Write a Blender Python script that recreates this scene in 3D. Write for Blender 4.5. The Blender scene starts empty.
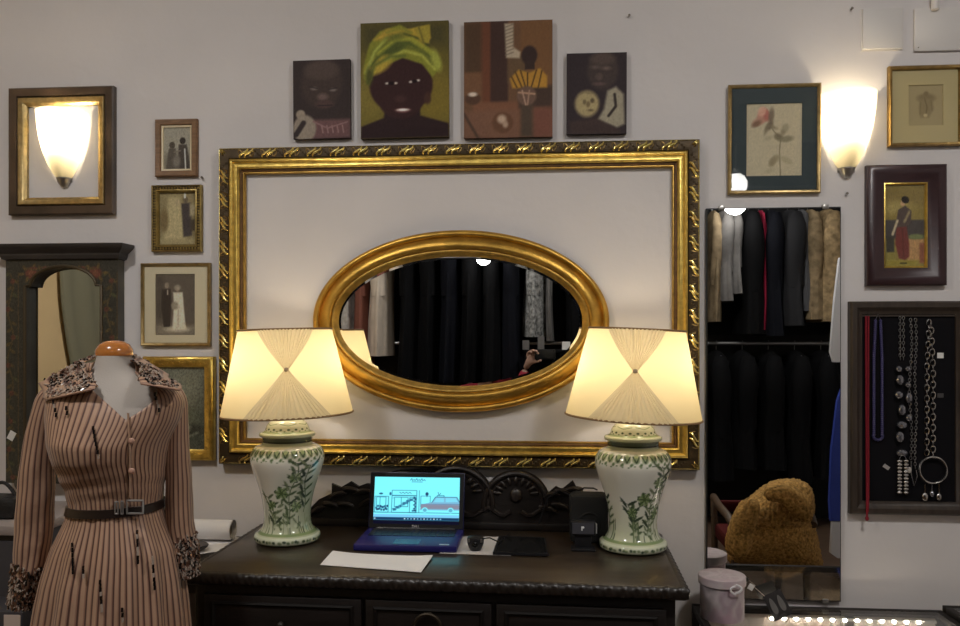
import bpy, bmesh, math, random
import numpy as np
from mathutils import Vector, Matrix
random.seed(7)
PI = math.pi
C = bpy.context.scene.collection
# ---------------------------------------------------------------- camera model
CAM = Vector((0.0, -2.75, 1.48)); YAW = math.radians(4.6); F = 800.0; HY = 337.0
SY, CY = math.sin(YAW), math.cos(YAW)
def ray(px, py):
    u = (px - 480.0) / F; v = (HY - py) / F
    return Vector((-SY + u * CY, CY + u * SY, v))
def P(px, py, Y=0.0):                       # point of the photo at distance Y (wall is y = 0)
    d = ray(px, py); t = (Y - CAM.y) / d.y
    return CAM + d * t
def T(px, py, Z):                           # point of the photo on a level surface
    d = ray(px, py); t = (Z - CAM.z) / d.z
    return CAM + d * t
def M(px, py, Y):                           # a thing seen in a mirror on the wall, Y metres in front of the wall
    p = P(px, py, Y); p.y = -p.y
    return p
def rect(x0, y0, x1, y1, Y=0.0):            # upright rectangle on the wall -> x0, z0, x1, z1
    a, b, c, d = P(x0, y0, Y), P(x1, y0, Y), P(x1, y1, Y), P(x0, y1, Y)
    return ((a.x + d.x) / 2, (c.z + d.z) / 2, (b.x + c.x) / 2, (a.z + b.z) / 2)
# ---------------------------------------------------------------- colours, materials
def lin1(c):
    c = max(0.0, min(1.0, c / 255.0))
    return c / 12.92 if c <= 0.04045 else ((c + 0.055) / 1.055) ** 2.4
LIT = 0.42
def A(r, g, b, k=1.0):                      # colour of a surface from how it looks in the room's dim light
    return tuple(min(0.9, lin1(x) * k / LIT) for x in (r, g, b))
MATS = {}
def mat(name, col=(0.5, 0.5, 0.5), rough=0.5, metal=0.0, noise=0.0, nscale=20, bump=0.0, bscale=60, spec=0.5, coat=0.0, sheen=0.0, emit=None, estr=0.0, stretch=(1, 1, 1)):
    if name in MATS: return MATS[name]
    m = bpy.data.materials.new(name); m.use_nodes = True; nt = m.node_tree
    b = nt.nodes['Principled BSDF']
    b.inputs['Base Color'].default_value = (*col, 1); b.inputs['Roughness'].default_value = rough
    b.inputs['Metallic'].default_value = metal; b.inputs['Specular IOR Level'].default_value = spec
    b.inputs['Coat Weight'].default_value = coat; b.inputs['Sheen Weight'].default_value = sheen
    if emit: b.inputs['Emission Color'].default_value = (*emit, 1); b.inputs['Emission Strength'].default_value = estr
    if noise or bump:
        tc = nt.nodes.new('ShaderNodeTexCoord'); mp = nt.nodes.new('ShaderNodeMapping'); mp.inputs['Scale'].default_value = stretch
        nt.links.new(tc.outputs['Object'], mp.inputs['Vector'])
    if noise:
        n = nt.nodes.new('ShaderNodeTexNoise'); n.inputs['Scale'].default_value = nscale; n.inputs['Detail'].default_value = 6
        nt.links.new(mp.outputs['Vector'], n.inputs['Vector'])
        r = nt.nodes.new('ShaderNodeValToRGB'); r.color_ramp.elements[0].position = 0.3; r.color_ramp.elements[1].position = 0.7
        r.color_ramp.elements[0].color = (*[c * (1 - noise) for c in col], 1); r.color_ramp.elements[1].color = (*[min(0.95, c * (1 + noise)) for c in col], 1)
        nt.links.new(n.outputs['Fac'], r.inputs['Fac']); nt.links.new(r.outputs['Color'], b.inputs['Base Color'])
    if bump:
        n2 = nt.nodes.new('ShaderNodeTexNoise'); n2.inputs['Scale'].default_value = bscale; n2.inputs['Detail'].default_value = 5
        nt.links.new(mp.outputs['Vector'], n2.inputs['Vector'])
        bp = nt.nodes.new('ShaderNodeBump'); bp.inputs['Strength'].default_value = bump; bp.inputs['Distance'].default_value = 0.01
        nt.links.new(n2.outputs['Fac'], bp.inputs['Height']); nt.links.new(bp.outputs['Normal'], b.inputs['Normal'])
    MATS[name] = m
    return m
def paint_mat(name, rough=0.6, spec=0.3, coat=0.0, emission=0.0, bump=0.0):
    if name in MATS: return MATS[name]
    m = bpy.data.materials.new(name); m.use_nodes = True; nt = m.node_tree; b = nt.nodes['Principled BSDF']
    at = nt.nodes.new('ShaderNodeAttribute'); at.attribute_name = 'Col'
    b.inputs['Roughness'].default_value = rough; b.inputs['Specular IOR Level'].default_value = spec; b.inputs['Coat Weight'].default_value = coat
    if emission:
        b.inputs['Base Color'].default_value = (0.01, 0.01, 0.012, 1)
        nt.links.new(at.outputs['Color'], b.inputs['Emission Color']); b.inputs['Emission Strength'].default_value = emission
    else:
        nt.links.new(at.outputs['Color'], b.inputs['Base Color'])
    if bump:
        tc = nt.nodes.new('ShaderNodeTexCoord'); n2 = nt.nodes.new('ShaderNodeTexNoise'); n2.inputs['Scale'].default_value = 160
        nt.links.new(tc.outputs['Object'], n2.inputs['Vector']); bp = nt.nodes.new('ShaderNodeBump'); bp.inputs['Strength'].default_value = bump; bp.inputs['Distance'].default_value = 0.004
        nt.links.new(n2.outputs['Fac'], bp.inputs['Height']); nt.links.new(bp.outputs['Normal'], b.inputs['Normal'])
    MATS[name] = m
    return m
def translucent_mat(name, col, dens=0.5, rough_bump=0.0):
    if name in MATS: return MATS[name]
    m = bpy.data.materials.new(name); m.use_nodes = True; nt = m.node_tree; nt.nodes.clear()
    out = nt.nodes.new('ShaderNodeOutputMaterial'); mx = nt.nodes.new('ShaderNodeMixShader')
    d = nt.nodes.new('ShaderNodeBsdfDiffuse'); t = nt.nodes.new('ShaderNodeBsdfTranslucent')
    d.inputs['Color'].default_value = (*col, 1); t.inputs['Color'].default_value = (*col, 1)
    mx.inputs['Fac'].default_value = 1 - dens
    nt.links.new(d.outputs[0], mx.inputs[1]); nt.links.new(t.outputs[0], mx.inputs[2]); nt.links.new(mx.outputs[0], out.inputs['Surface'])
    MATS[name] = m
    return m
def glass_mat():
    if 'clear_pane' in MATS: return MATS['clear_pane']
    m = bpy.data.materials.new('clear_pane'); m.use_nodes = True; nt = m.node_tree; nt.nodes.clear()
    out = nt.nodes.new('ShaderNodeOutputMaterial'); mx = nt.nodes.new('ShaderNodeMixShader')
    g = nt.nodes.new('ShaderNodeBsdfGlossy'); g.inputs['Roughness'].default_value = 0.02
    t = nt.nodes.new('ShaderNodeBsdfTransparent'); fw_ = nt.nodes.new('ShaderNodeLayerWeight'); pw = nt.nodes.new('ShaderNodeMath'); pw.operation = 'POWER'; pw.inputs[1].default_value = 4.5
    fr = nt.nodes.new('ShaderNodeMath'); fr.operation = 'MULTIPLY_ADD'; fr.inputs[1].default_value = 0.9; fr.inputs[2].default_value = 0.035
    nt.links.new(fw_.outputs['Facing'], pw.inputs[0]); nt.links.new(pw.outputs[0], fr.inputs[0])
    t.inputs['Color'].default_value = (0.97, 0.98, 0.97, 1)
    nt.links.new(fr.outputs[0], mx.inputs['Fac']); nt.links.new(t.outputs[0], mx.inputs[1]); nt.links.new(g.outputs[0], mx.inputs[2]); nt.links.new(mx.outputs[0], out.inputs['Surface'])
    MATS['clear_pane'] = m
    return m
# ---------------------------------------------------------------- mesh helpers
class MB:
    def __init__(s): s.bm = bmesh.new(); s.mi = 0
    def face(s, vs):
        try:
            f = s.bm.faces.new(vs); f.material_index = s.mi; return f
        except ValueError: return None
    def box(s, a, b, rot=None, bev=0.0):
        c = (Vector(a) + Vector(b)) / 2; d = Vector(b) - Vector(a)
        r = bmesh.ops.create_cube(s.bm, size=1.0)
        vs = r['verts']
        mt = Matrix.Translation(c) @ (rot.to_4x4() if rot else Matrix.Identity(4)) @ Matrix.Diagonal((abs(d.x), abs(d.y), abs(d.z), 1))
        bmesh.ops.transform(s.bm, matrix=mt, verts=vs)
        fs = list({f for v in vs for f in v.link_faces})
        for f in fs: f.material_index = s.mi
        if bev > 0:
            es = list({e for v in vs for e in v.link_edges})
            rr = bmesh.ops.bevel(s.bm, geom=es, offset=bev, segments=2, affect='EDGES', profile=0.5)
            for f in rr['faces']: f.material_index = s.mi
        return s
    def lathe(s, prof, c=(0, 0, 0), seg=32, a0=0.0, a1=2 * PI, sy=1.0, cap=False):
        full = abs(a1 - a0 - 2 * PI) < 1e-6; n = seg if full else seg + 1; rings = []
        for r, z in prof:
            rings.append([s.bm.verts.new((c[0] + r * math.sin(a0 + (a1 - a0) * k / seg), c[1] - sy * r * math.cos(a0 + (a1 - a0) * k / seg), c[2] + z)) for k in range(n)])
        for i in range(len(rings) - 1):
            for k in range(seg):
                k2 = (k + 1) % n
                s.face((rings[i][k], rings[i][k2], rings[i + 1][k2], rings[i + 1][k]))
        if cap: s.face(rings[0][::-1]); s.face(rings[-1])
        return s
    def tube(s, pts, r, seg=8, cyclic=False, flat=1.0):
        pts = [Vector(p) for p in pts]; n = len(pts); rings = []
        rs = r if isinstance(r, (list, tuple)) else [r] * n
        up = None
        for i, p in enumerate(pts):
            if cyclic: t = pts[(i + 1) % n] - pts[i - 1]
            else: t = pts[min(i + 1, n - 1)] - pts[max(i - 1, 0)]
            if t.length < 1e-9: t = Vector((0, 0, 1))
            t.normalize()
            if up is None: up = Vector((0, 1, 0)) if abs(t.y) < 0.9 else Vector((1, 0, 0))
            a = t.cross(up)
            if a.length < 1e-6: a = t.orthogonal()
            a.normalize(); b = a.cross(t).normalized(); up = b
            rings.append([s.bm.verts.new(p + (a * math.cos(2 * PI * k / seg) + b * math.sin(2 * PI * k / seg) * flat) * rs[i]) for k in range(seg)])
        for i in range(n if cyclic else n - 1):
            r0, r1 = rings[i], rings[(i + 1) % n]
            for k in range(seg): s.face((r0[k], r0[(k + 1) % seg], r1[(k + 1) % seg], r1[k]))
        if not cyclic: s.face(rings[0][::-1]); s.face(rings[-1])
        return s
    def prism(s, poly, y0, y1):                # outline in x,z pushed from y0 to y1
        a = [s.bm.verts.new((x, y0, z)) for x, z in poly]; b = [s.bm.verts.new((x, y1, z)) for x, z in poly]
        s.face(a); s.face(b[::-1]); n = len(a)
        for k in range(n): s.face((a[k], b[k], b[(k + 1) % n], a[(k + 1) % n]))
        return s
    def grid(s, rows, wrap=False, uv=None):
        vs = [[s.bm.verts.new(p) for p in r] for r in rows]; n = len(vs[0])
        lay = s.bm.loops.layers.uv.verify() if uv else None
        for i in range(len(vs) - 1):
            for k in range(n if wrap else n - 1):
                k2 = (k + 1) % n
                f = s.face((vs[i][k], vs[i][k2], vs[i + 1][k2], vs[i + 1][k]))
                if lay and f:
                    q = [uv[i][k], uv[i][k + 1], uv[i + 1][k + 1], uv[i + 1][k]]
                    for l, w in zip(f.loops, q): l[lay].uv = w
        return s
    def ball(s, c, r, u=12, v=8, sc=(1, 1, 1), rot=None):
        mt = Matrix.Translation(c) @ (rot.to_4x4() if rot else Matrix.Identity(4)) @ Matrix.Diagonal((r * sc[0], r * sc[1], r * sc[2], 1))
        q = bmesh.ops.create_uvsphere(s.bm, u_segments=u, v_segments=v, radius=1.0, matrix=mt)
        for f in {f for w in q['verts'] for f in w.link_faces}: f.material_index = s.mi
        return s
    def xform(s, m):
        bmesh.ops.transform(s.bm, matrix=m, verts=s.bm.verts[:]); return s
    def build(s, name, m, parent=None, smooth=True, ang=38, fixn=True):
        me = bpy.data.meshes.new(name)
        if fixn: bmesh.ops.recalc_face_normals(s.bm, faces=s.bm.faces[:])
        s.bm.to_mesh(me); s.bm.free()
        for q in (m if isinstance(m, (list, tuple)) else [m]): me.materials.append(q)
        return link(name, me, parent, smooth, ang)
ORG = {}
def link(name, me, parent=None, smooth=True, ang=38):
    if smooth:
        me.shade_smooth(); me.set_sharp_from_angle(angle=math.radians(ang))
    o = bpy.data.objects.new(name, me); C.objects.link(o)
    if parent:
        org = ORG[parent.name]; me.transform(Matrix.Translation(-org)); o.parent = parent; ORG[o.name] = org
    else:
        ORG[o.name] = Vector((0, 0, 0))
    return o
def thing(name, label, cat, loc=(0, 0, 0), group=None):
    o = bpy.data.objects.new(name, None); C.objects.link(o); o.empty_display_size = 0.05
    o.location = loc; ORG[o.name] = Vector(loc); o['label'] = label; o['category'] = cat
    if group: o['group'] = group
    return o
def tag(o, label, cat, group=None, kind=None):
    o['label'] = label; o['category'] = cat
    if group: o['group'] = group
    if kind: o['kind'] = kind
    # move the origin of a one-mesh thing to its base
    bb = [Vector(v) for v in o.bound_box]
    c = Vector(((bb[0].x + bb[6].x) / 2, (bb[0].y + bb[6].y) / 2, min(b.z for b in bb)))
    o.data.transform(Matrix.Translation(-c)); o.location = c; ORG[o.name] = c
    return o
def struct(name, mb, m):
    o = mb.build(name, m); o['kind'] = 'structure'
    return o
# ---------------------------------------------------------------- painted surfaces
class Art:
    """A small painter: x to the right 0..1, y downwards 0..asp."""
    def __init__(s, nx, asp, bg):
        s.nx = nx; s.ny = max(4, int(nx * asp)); s.asp = asp
        s.X, s.Y = np.meshgrid(np.linspace(0, 1, s.nx), np.linspace(0, asp, s.ny))
        s.img = np.zeros((s.ny, s.nx, 3)) + np.array(bg, float); s.e = 1.2 / nx
        s.rs = np.random.RandomState(3)
    def put(s, m, col, op=1.0):
        m = np.clip(m, 0, 1)[..., None] * op; s.img = s.img * (1 - m) + np.array(col, float) * m; return s
    def ell(s, cx, cy, rx, ry, col, rot=0.0, soft=None, op=1.0):
        e = (soft or s.e) * .65; c, n = math.cos(rot), math.sin(rot); dx, dy = s.X - cx, s.Y - cy
        u, v = (dx * c + dy * n) / rx, (-dx * n + dy * c) / ry
        d = (np.sqrt(u * u + v * v) - 1) * min(rx, ry)
        return s.put(0.5 - d / (2 * e), col, op)
    def poly(s, pts, col, soft=None, op=1.0):
        e = (soft or s.e) * .65; n = len(pts); ins = np.zeros(s.X.shape, bool); dm = np.full(s.X.shape, 9.0)
        for i in range(n):
            (x0, y0), (x1, y1) = pts[i], pts[(i + 1) % n]
            cr = ((y0 > s.Y) != (y1 > s.Y)) & (s.X < (x1 - x0) * (s.Y - y0) / ((y1 - y0) or 1e-9) + x0); ins ^= cr
            dm = np.minimum(dm, s.sd(x0, y0, x1, y1))
        return s.put(0.5 + np.where(ins, dm, -dm) / (2 * e), col, op)
    def sd(s, x0, y0, x1, y1):
        dx, dy = x1 - x0, y1 - y0; L = dx * dx + dy * dy or 1e-9
        t = np.clip(((s.X - x0) * dx + (s.Y - y0) * dy) / L, 0, 1)
        return np.sqrt((s.X - x0 - t * dx) ** 2 + (s.Y - y0 - t * dy) ** 2)
    def line(s, pts, w, col, soft=None, op=1.0):
        e = (soft or s.e) * .65; d = np.full(s.X.shape, 9.0)
        for a, b in zip(pts, pts[1:]): d = np.minimum(d, s.sd(*a, *b))
        return s.put(0.5 + (w / 2 - d) / (2 * e), col, op)
    def rect(s, x0, y0, x1, y1, col, soft=None, op=1.0): return s.poly([(x0, y0), (x1, y0), (x1, y1), (x0, y1)], col, soft, op)
    def grain(s, k):
        n = s.rs.randn(s.ny, s.nx); n = (n + np.roll(n, 1, 0) + np.roll(n, 1, 1) + np.roll(n, -1, 0)) / 2
        s.img = s.img * (1 + k * n[..., None]); return s
def to_lin(img, k):
    c = np.clip(img, 0, 255) / 255.0
    l = np.where(c <= 0.04045, c / 12.92, ((c + 0.055) / 1.055) ** 2.4)
    return np.clip(l * k, 0, 0.92 if k != 1 else 1)
def set_col(me, cols):                       # cols: n verts x 3, linear
    at = me.color_attributes.new('Col', 'FLOAT_COLOR', 'POINT')
    a = np.ones((len(cols), 4), np.float32); a[:, :3] = cols; at.data.foreach_set('color', a.ravel())
def art_mesh(name, art, x0, z0, x1, z1, y, m, parent, k=1 / LIT, depth=0.0):
    nx, ny = art.nx, art.ny
    X, Z = np.meshgrid(np.linspace(x0, x1, nx), np.linspace(z1, z0, ny))
    co = np.stack([X, np.full_like(X, y), Z], -1).reshape(-1, 3); cols = to_lin(art.img, k).reshape(-1, 3)
    idx = np.arange(nx * ny).reshape(ny, nx)
    q = np.stack([idx[1:, :-1], idx[1:, 1:], idx[:-1, 1:], idx[:-1, :-1]], -1).reshape(-1, 4).tolist()
    if depth:                                # sides and back of a stretched canvas or board
        ring = list(idx[0, :]) + list(idx[1:, -1]) + list(idx[-1, -2::-1]) + list(idx[-2:0:-1, 0])
        b = len(co); back = co[ring].copy(); back[:, 1] += depth; co = np.concatenate([co, back]); cols = np.concatenate([cols, cols[ring] * 0.7])
        n = len(ring)
        q += [[ring[i], ring[(i + 1) % n], b + (i + 1) % n, b + i] for i in range(n)]; q.append([b + i for i in range(n)])
    me = bpy.data.meshes.new(name); me.from_pydata(co.tolist(), [], q); set_col(me, cols); me.materials.append(m)
    return link(name, me, parent, smooth=False)
def rect_sweep(mb, x0, z0, x1, z1, prof, y=0.0, nsub=1):
    """mitred frame: prof = [(inset, height above the wall)]"""
    rings = []
    for i, h in prof:
        rings.append([mb.bm.verts.new(p) for p in ((x0 + i, y - h, z0 + i), (x1 - i, y - h, z0 + i), (x1 - i, y - h, z1 - i), (x0 + i, y - h, z1 - i))])
    n = len(rings)
    for a in range(n):
        b = (a + 1) % n
        for k in range(4): mb.face((rings[a][k], rings[a][(k + 1) % 4], rings[b][(k + 1) % 4], rings[b][k]))
    return mb
# ================================================================ the room
wallm = mat('plaster_mauve_white', (0.70, 0.665, 0.65), 0.85, noise=0.035, nscale=3.0, bump=0.12, bscale=25, spec=0.2)
cream = mat('plaster_cream', (0.80, 0.58, 0.30), 0.85, noise=0.05, nscale=2.0, bump=0.1, bscale=20, spec=0.2)
darkwall = mat('plaster_charcoal', (0.035, 0.034, 0.036), 0.9, noise=0.05, nscale=4)
floorm = mat('floor_boards', (0.09, 0.055, 0.035), 0.45, noise=0.3, nscale=6, stretch=(1, 9, 1))
ceilm = mat('ceiling_white', (0.72, 0.71, 0.69), 0.9, noise=0.02, nscale=3)
X0, X1, Y1, ZT = -3.3, 3.0, -6.0, 3.25
struct('wall_back', MB().box((X0 - .1, 0, 0), (X1 + .1, 0.12, ZT)), wallm)
struct('wall_left', MB().box((X0 - .12, Y1, 0), (X0, 0, ZT)), cream)
struct('wall_right', MB().box((X1, Y1, 0), (X1 + .12, 0, ZT)), wallm)
struct('wall_rear', MB().box((X0 - .1, Y1 - .12, 0), (X1 + .1, Y1, ZT)), darkwall)
struct('floor', MB().box((X0 - .1, Y1 - .1, -0.1), (X1 + .1, 0.1, 0)), floorm)
struct('ceiling', MB().box((X0 - .1, Y1 - .1, ZT), (X1 + .1, 0.1, ZT + .1)), ceilm)
struct('baseboard_back', MB().box((X0, -0.018, 0), (X1, 0, 0.11), bev=0.004), mat('baseboard_paint', (0.6, 0.58, 0.55), 0.5))
# ================================================================ gilt and wood
def gilt(name, col, rough, noise=0.25, nscale=40, bump=0.15, metal=0.9):
    return mat(name, col, rough, metal, noise=noise, nscale=nscale, bump=bump, bscale=90)
gold = gilt('gilt_bright', (0.85, 0.56, 0.14), 0.32)
goldd = gilt('gilt_dull', (0.50, 0.31, 0.075), 0.42)
goldo = gilt('gilt_oval', (0.62, 0.36, 0.07), 0.36, noise=0.3, nscale=14)
bronze = gilt('bronze_dark', (0.065, 0.042, 0.018), 0.5, metal=0.5)
slip = gilt('slip_brown', (0.16, 0.085, 0.035), 0.5, metal=0.3)
mirror_m = mat('silvered_glass', (0.90, 0.91, 0.90), 0.0, 1.0)
dwood = mat('wood_near_black', (0.010, 0.007, 0.006), 0.45, noise=0.4, nscale=9, stretch=(1, 6, 6), bump=0.08, bscale=40)
topwood = mat('wood_top', (0.034, 0.024, 0.016), 0.33, noise=0.35, nscale=7, stretch=(1, 8, 8), coat=0.15)
art_m = paint_mat('painted_canvas', 0.6, 0.12, bump=0.12)
print_m = paint_mat('printed_paper', 0.75, 0.2)
glass = glass_mat()
# ================================================================ the big gilt frame
def scroll_band(mb, x0, z0, x1, z1, inset, width, h, step, y=0.0, r=0.0037, which=0):
    sides = [((x0, z1), (x1, z1), (0, -1)), ((x0, z0), (x1, z0), (0, 1)), ((x0, z0), (x0, z1), (1, 0)), ((x1, z0), (x1, z1), (-1, 0))]
    for (ax, az), (bx, bz), (nx, nz) in sides[which:which + 1]:
        L = math.hypot(bx - ax, bz - az); ux, uz = (bx - ax) / L, (bz - az) / L
        n = max(2, round((L - 2 * inset - width) / step)); st = (L - 2 * inset - width) / n
        def W(s, t, e=0.0):
            d = inset + t * width
            return (ax + ux * s + nx * d, y - h - e, az + uz * s + nz * d)
        mb.mi = 0; mb.tube([W(inset + width * (.1 + .8 * 0) + (L - 2 * inset - .2 * width) * j / 60, .05, .0) for j in range(61)], .0016, 5)
        for k in range(n + 1):
            s0 = inset + width / 2 + k * st; lean = -0.014 if nz == -1 else (0.014 if nz == 1 else (-0.014 if nx == 1 else 0.014))
            if k in (0, n):
                mb.mi = 0; s_ = inset if k == 0 else L - inset; sg = 1 if k == 0 else -1
                for q_ in (.55, .85): mb.tube([W(s_ + sg * width * (.12 + .75 * j / 6 * q_), .12 + .75 * j / 6 * (1.4 - q_) , .003 * math.sin(PI * j / 6)) for j in range(7)], [r * .5, r, r * 1.2, r * 1.2, r, r * .7, r * .3], 6)
                continue
            for off in (-0.009, 0.009):
                pts, rr = [], []
                for j in range(9):
                    t = j / 8
                    s = s0 + off + lean * (2 * t - 1) - 0.0055 * math.copysign(1, lean) * math.sin(2 * PI * t)
                    s = min(max(s, inset + (0.2 + t * 0.8) * width), L - inset - (0.2 + t * 0.8) * width)
                    pts.append(W(s, 0.06 + 0.88 * t, 0.004 * math.sin(PI * t))); rr.append(r * (0.35 + 0.9 * math.sin(PI * (0.15 + 0.75 * t))))
                mb.mi = 0; mb.tube(pts, rr, 6)
            for sg in ((-1, 1) if 0 < k < n else ()):
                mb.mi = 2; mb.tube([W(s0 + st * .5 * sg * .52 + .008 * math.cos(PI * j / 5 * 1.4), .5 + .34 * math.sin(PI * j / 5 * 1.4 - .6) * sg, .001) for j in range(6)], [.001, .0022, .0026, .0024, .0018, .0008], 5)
            mb.mi = 1
            if k < n:
                for q in range(3):
                    mb.ball(W(s0 + st * (0.40 + 0.10 * q), 0.3 + 0.2 * q, 0.0), 0.0050, 6, 5, (1, 0.8, 1))
    return mb
bx0, bz0, bx1, bz1 = rect(222.5, 146, 698, 465.5)
bf = thing('gilt_frame', 'large empty gilded rectangular frame with scroll-carved border surrounding the oval mirror', 'picture frame', ((bx0 + bx1) / 2, 0, bz0))
rect_sweep(MB(), bx0, bz0, bx1, bz1, [(0, 0.001), (0, .030), (.004, .036), (.020, .039), (.036, .036), (.040, .030), (.040, .001)]).build('carved_border', bronze, bf, ang=25)
cb = [c for c in bf.children][0]
for q4 in range(4): scroll_band(MB(), bx0, bz0, bx1, bz1, 0.002, 0.036, 0.037, 0.080, which=q4).build('scrollwork', [gilt('gilt_scroll', (0.95, 0.66, 0.24), .25), bronze, gilt('gilt_bronze', (0.26, 0.17, 0.06), .4)], cb)  # last slot: bronze-gold of the small filler curls
rect_sweep(MB(), bx0, bz0, bx1, bz1, [(.040, .001), (.040, .040), (.043, .047), (.049, .049), (.054, .045), (.056, .040), (.061, .039), (.066, .041), (.070, .040), (.073, .034), (.074, .001)]).build('gilt_moulding', gold, bf, ang=50)
rect_sweep(MB(), bx0, bz0, bx1, bz1, [(.074, .001), (.074, .026), (.078, .028), (.081, .023), (.084, .019), (.084, .001)]).build('inner_slip', slip, bf)
rect_sweep(MB(), bx0, bz0, bx1, bz1, [(.0835, .001), (.0835, .021), (.086, .0215), (.088, .018), (.088, .001)]).build('sight_edge', goldd, bf)
# ================================================================ the oval mirror
e0 = rect(312.5, 230, 609.5, 412.5, -0.03); ocx, ocz = (e0[0] + e0[2]) / 2, (e0[1] + e0[3]) / 2; oa, ob = (e0[2] - e0[0]) / 2, (e0[3] - e0[1]) / 2
om = thing('oval_mirror', 'wide oval mirror in a moulded gold frame hung inside the big gilt frame', 'mirror', (ocx, 0, ocz - ob))
def oval(prof, seg=128):
    mb = MB(); rings = []
    for i, h in prof:
        rings.append([mb.bm.verts.new((ocx + (oa - i) * math.cos(2 * PI * k / seg), -h, ocz + (ob - i) * math.sin(2 * PI * k / seg))) for k in range(seg)])
    for a in range(len(rings) - 1):
        for k in range(seg): mb.face((rings[a][k], rings[a][(k + 1) % seg], rings[a + 1][(k + 1) % seg], rings[a + 1][k]))
    return mb
oval([(0.004, .002), (0, .010), (0, .026), (.006, .034), (.014, .036), (.020, .032), (.022, .026)]).build('outer_moulding', goldo, om, ang=50)
oval([(.022, .026), (.026, .030), (.036, .040), (.048, .046), (.058, .046), (.064, .042), (.066, .034)]).build('frame_body', goldo, om, ang=50)
oval([(.066, .034), (.069, .037), (.074, .037), (.078, .033), (.082, .026), (.090, .020), (.090, .012)]).build('inner_bead', goldd, om, ang=50)
oval([(.088, .019), (.098, .0195)]).build('bevelled_edge', mirror_m, om, ang=10)
mb = MB(); vs = [mb.bm.verts.new((ocx + (oa - .098) * math.cos(2 * PI * k / 96), -.0195, ocz + (ob - .098) * math.sin(2 * PI * k / 96))) for k in range(96)]; mb.face(vs)
mb.build('mirror_glass', mirror_m, om, smooth=False)
# ================================================================ framed pictures
def shift(p, k): return [(a + k, b) for a, b in p]
def picture(name, label, cat, box, prof, fm, width, art, mount=None, inner=None, group=None, pane=True, roll=0.0, kids=()):
    x0, z0, x1, z1 = rect(*box, -.014)
    t = thing(name, label, cat, ((x0 + x1) / 2, 0, z0), group)
    rect_sweep(MB(), x0, z0, x1, z1, prof).build('frame', fm, t, ang=45)
    for pf, m2, nm in kids: rect_sweep(MB(), x0, z0, x1, z1, pf).build(nm, m2, t, ang=45)
    a0, b0, a1, b1 = x0 + width, z0 + width, x1 - width, z1 - width
    if mount:
        i = rect(*inner, -.006) if inner else None
        mb = MB()
        for q in ((a0, b0, a1, i[1]), (a0, i[3], a1, b1), (a0, i[1], i[0], i[3]), (i[2], i[1], a1, i[3])):
            mb.box((q[0], -.008, q[1]), (q[2], -.004, q[3]))
        mb.build('mount', mount, t, smooth=False)
        a0, b0, a1, b1 = i
    art_mesh('print', art, a0, b0, a1, b1, -.004, print_m, t)
    if pane:
        MB().box((x0 + width, -.0105, z0 + width), (x1 - width, -.009, z1 - width)).build('glass_pane', glass, t, smooth=False)
    t.rotation_euler.y = roll
    return t
brown_f = mat('frame_walnut', A(84, 62, 42), 0.5, noise=0.25, nscale=30, stretch=(1, 1, 5))
antique = gilt('gilt_antique', (0.34, 0.25, 0.09), 0.45)
thin_gold = gilt('gilt_thin', (0.40, 0.29, 0.13), 0.38)
darkred = mat('frame_maroon', A(34, 20, 22), 0.4, noise=0.2, nscale=10, coat=0.08)
# couple seated together, pale sky (small walnut frame)
a = Art(60, 1.45, (128, 122, 112)); a.rect(0, 0.9, 1, 1.45, (104, 98, 88), soft=0.2)
a.ell(.33, .62, .10, .11, (62, 56, 52)); a.poly([(.22, .72), (.45, .72), (.52, 1.4), (.12, 1.4)], (70, 64, 60), soft=.04); a.ell(.68, .48, .10, .11, (48, 42, 40))
a.poly([(.55, .6), (.82, .6), (.95, 1.42), (.5, 1.42)], (58, 52, 50), soft=.04); a.line([(.75, .75), (.78, 1.4)], .04, (190, 186, 176)); a.line([(.4, .85), (.6, .8)], .05, (96, 88, 80)); a.ell(.48, 1.15, .12, .2, (100, 94, 88), soft=.08)
a.rect(.02, .02, .98, 1.43, (0, 0, 0), op=0).grain(.05)
picture('framed_photograph', 'smallest photograph in a plain brown wooden frame showing two figures together', 'picture', (155, 119, 197, 176.5),
        [(0, .001), (0, .014), (.004, .018), (.018, .016), (.022, .010), (.022, .001)], brown_f, .022, a, kids=[([(.022, .001), (.022, .011), (.028, .009), (.028, .001)], mat('slip_cream', A(160, 148, 124), .5), 'inner_slip')])
# pale bride beside a dark groom
a = Art(60, 1.35, (112, 100, 74)); a.poly([(.25, .1), (.55, .1), (.75, 1.35), (.05, 1.35)], (142, 130, 100), soft=.1); a.ell(.5, .25, .07, .09, (140, 126, 100), soft=.03)
a.ell(.12, .72, .12, .3, (92, 78, 54), soft=.06); a.poly([(.6, .28), (.86, .26), (.9, 1.12), (.66, 1.16)], (52, 46, 48), soft=.04); a.ell(.72, .18, .07, .09, (84, 74, 62), soft=.02)
a.rect(.84, .3, 1, .6, (140, 128, 104), soft=.06); a.rect(.86, .7, 1, 1.0, (58, 50, 42), soft=.05); a.rect(0, 1.2, 1, 1.35, (128, 116, 88), soft=.05); a.line([(.7, .02), (.7, .12)], .05, (210, 205, 190)).grain(.05)
pf = picture('framed_photograph', 'old wedding photograph in a beaded gold frame, a dark groom beside a pale bride', 'picture', (151.5, 185, 201.5, 251.5),
        [(0, .001), (0, .016), (.004, .020), (.006, .018)], antique, .026, a,
        kids=[([(.006, .001), (.006, .014), (.016, .014), (.016, .001)], bronze, 'bead_channel'), ([(.016, .001), (.016, .018), (.020, .019), (.026, .011), (.026, .001)], antique, 'inner_moulding')])
x0, z0, x1, z1 = rect(151.5, 185, 201.5, 251.5, -.014); mb = MB()
for k in range(22):
    for xx in (x0 + .011, x1 - .011): mb.ball((xx, -.015, z0 + .012 + (z1 - z0 - .024) * k / 21), .0042, 6, 4)
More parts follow.
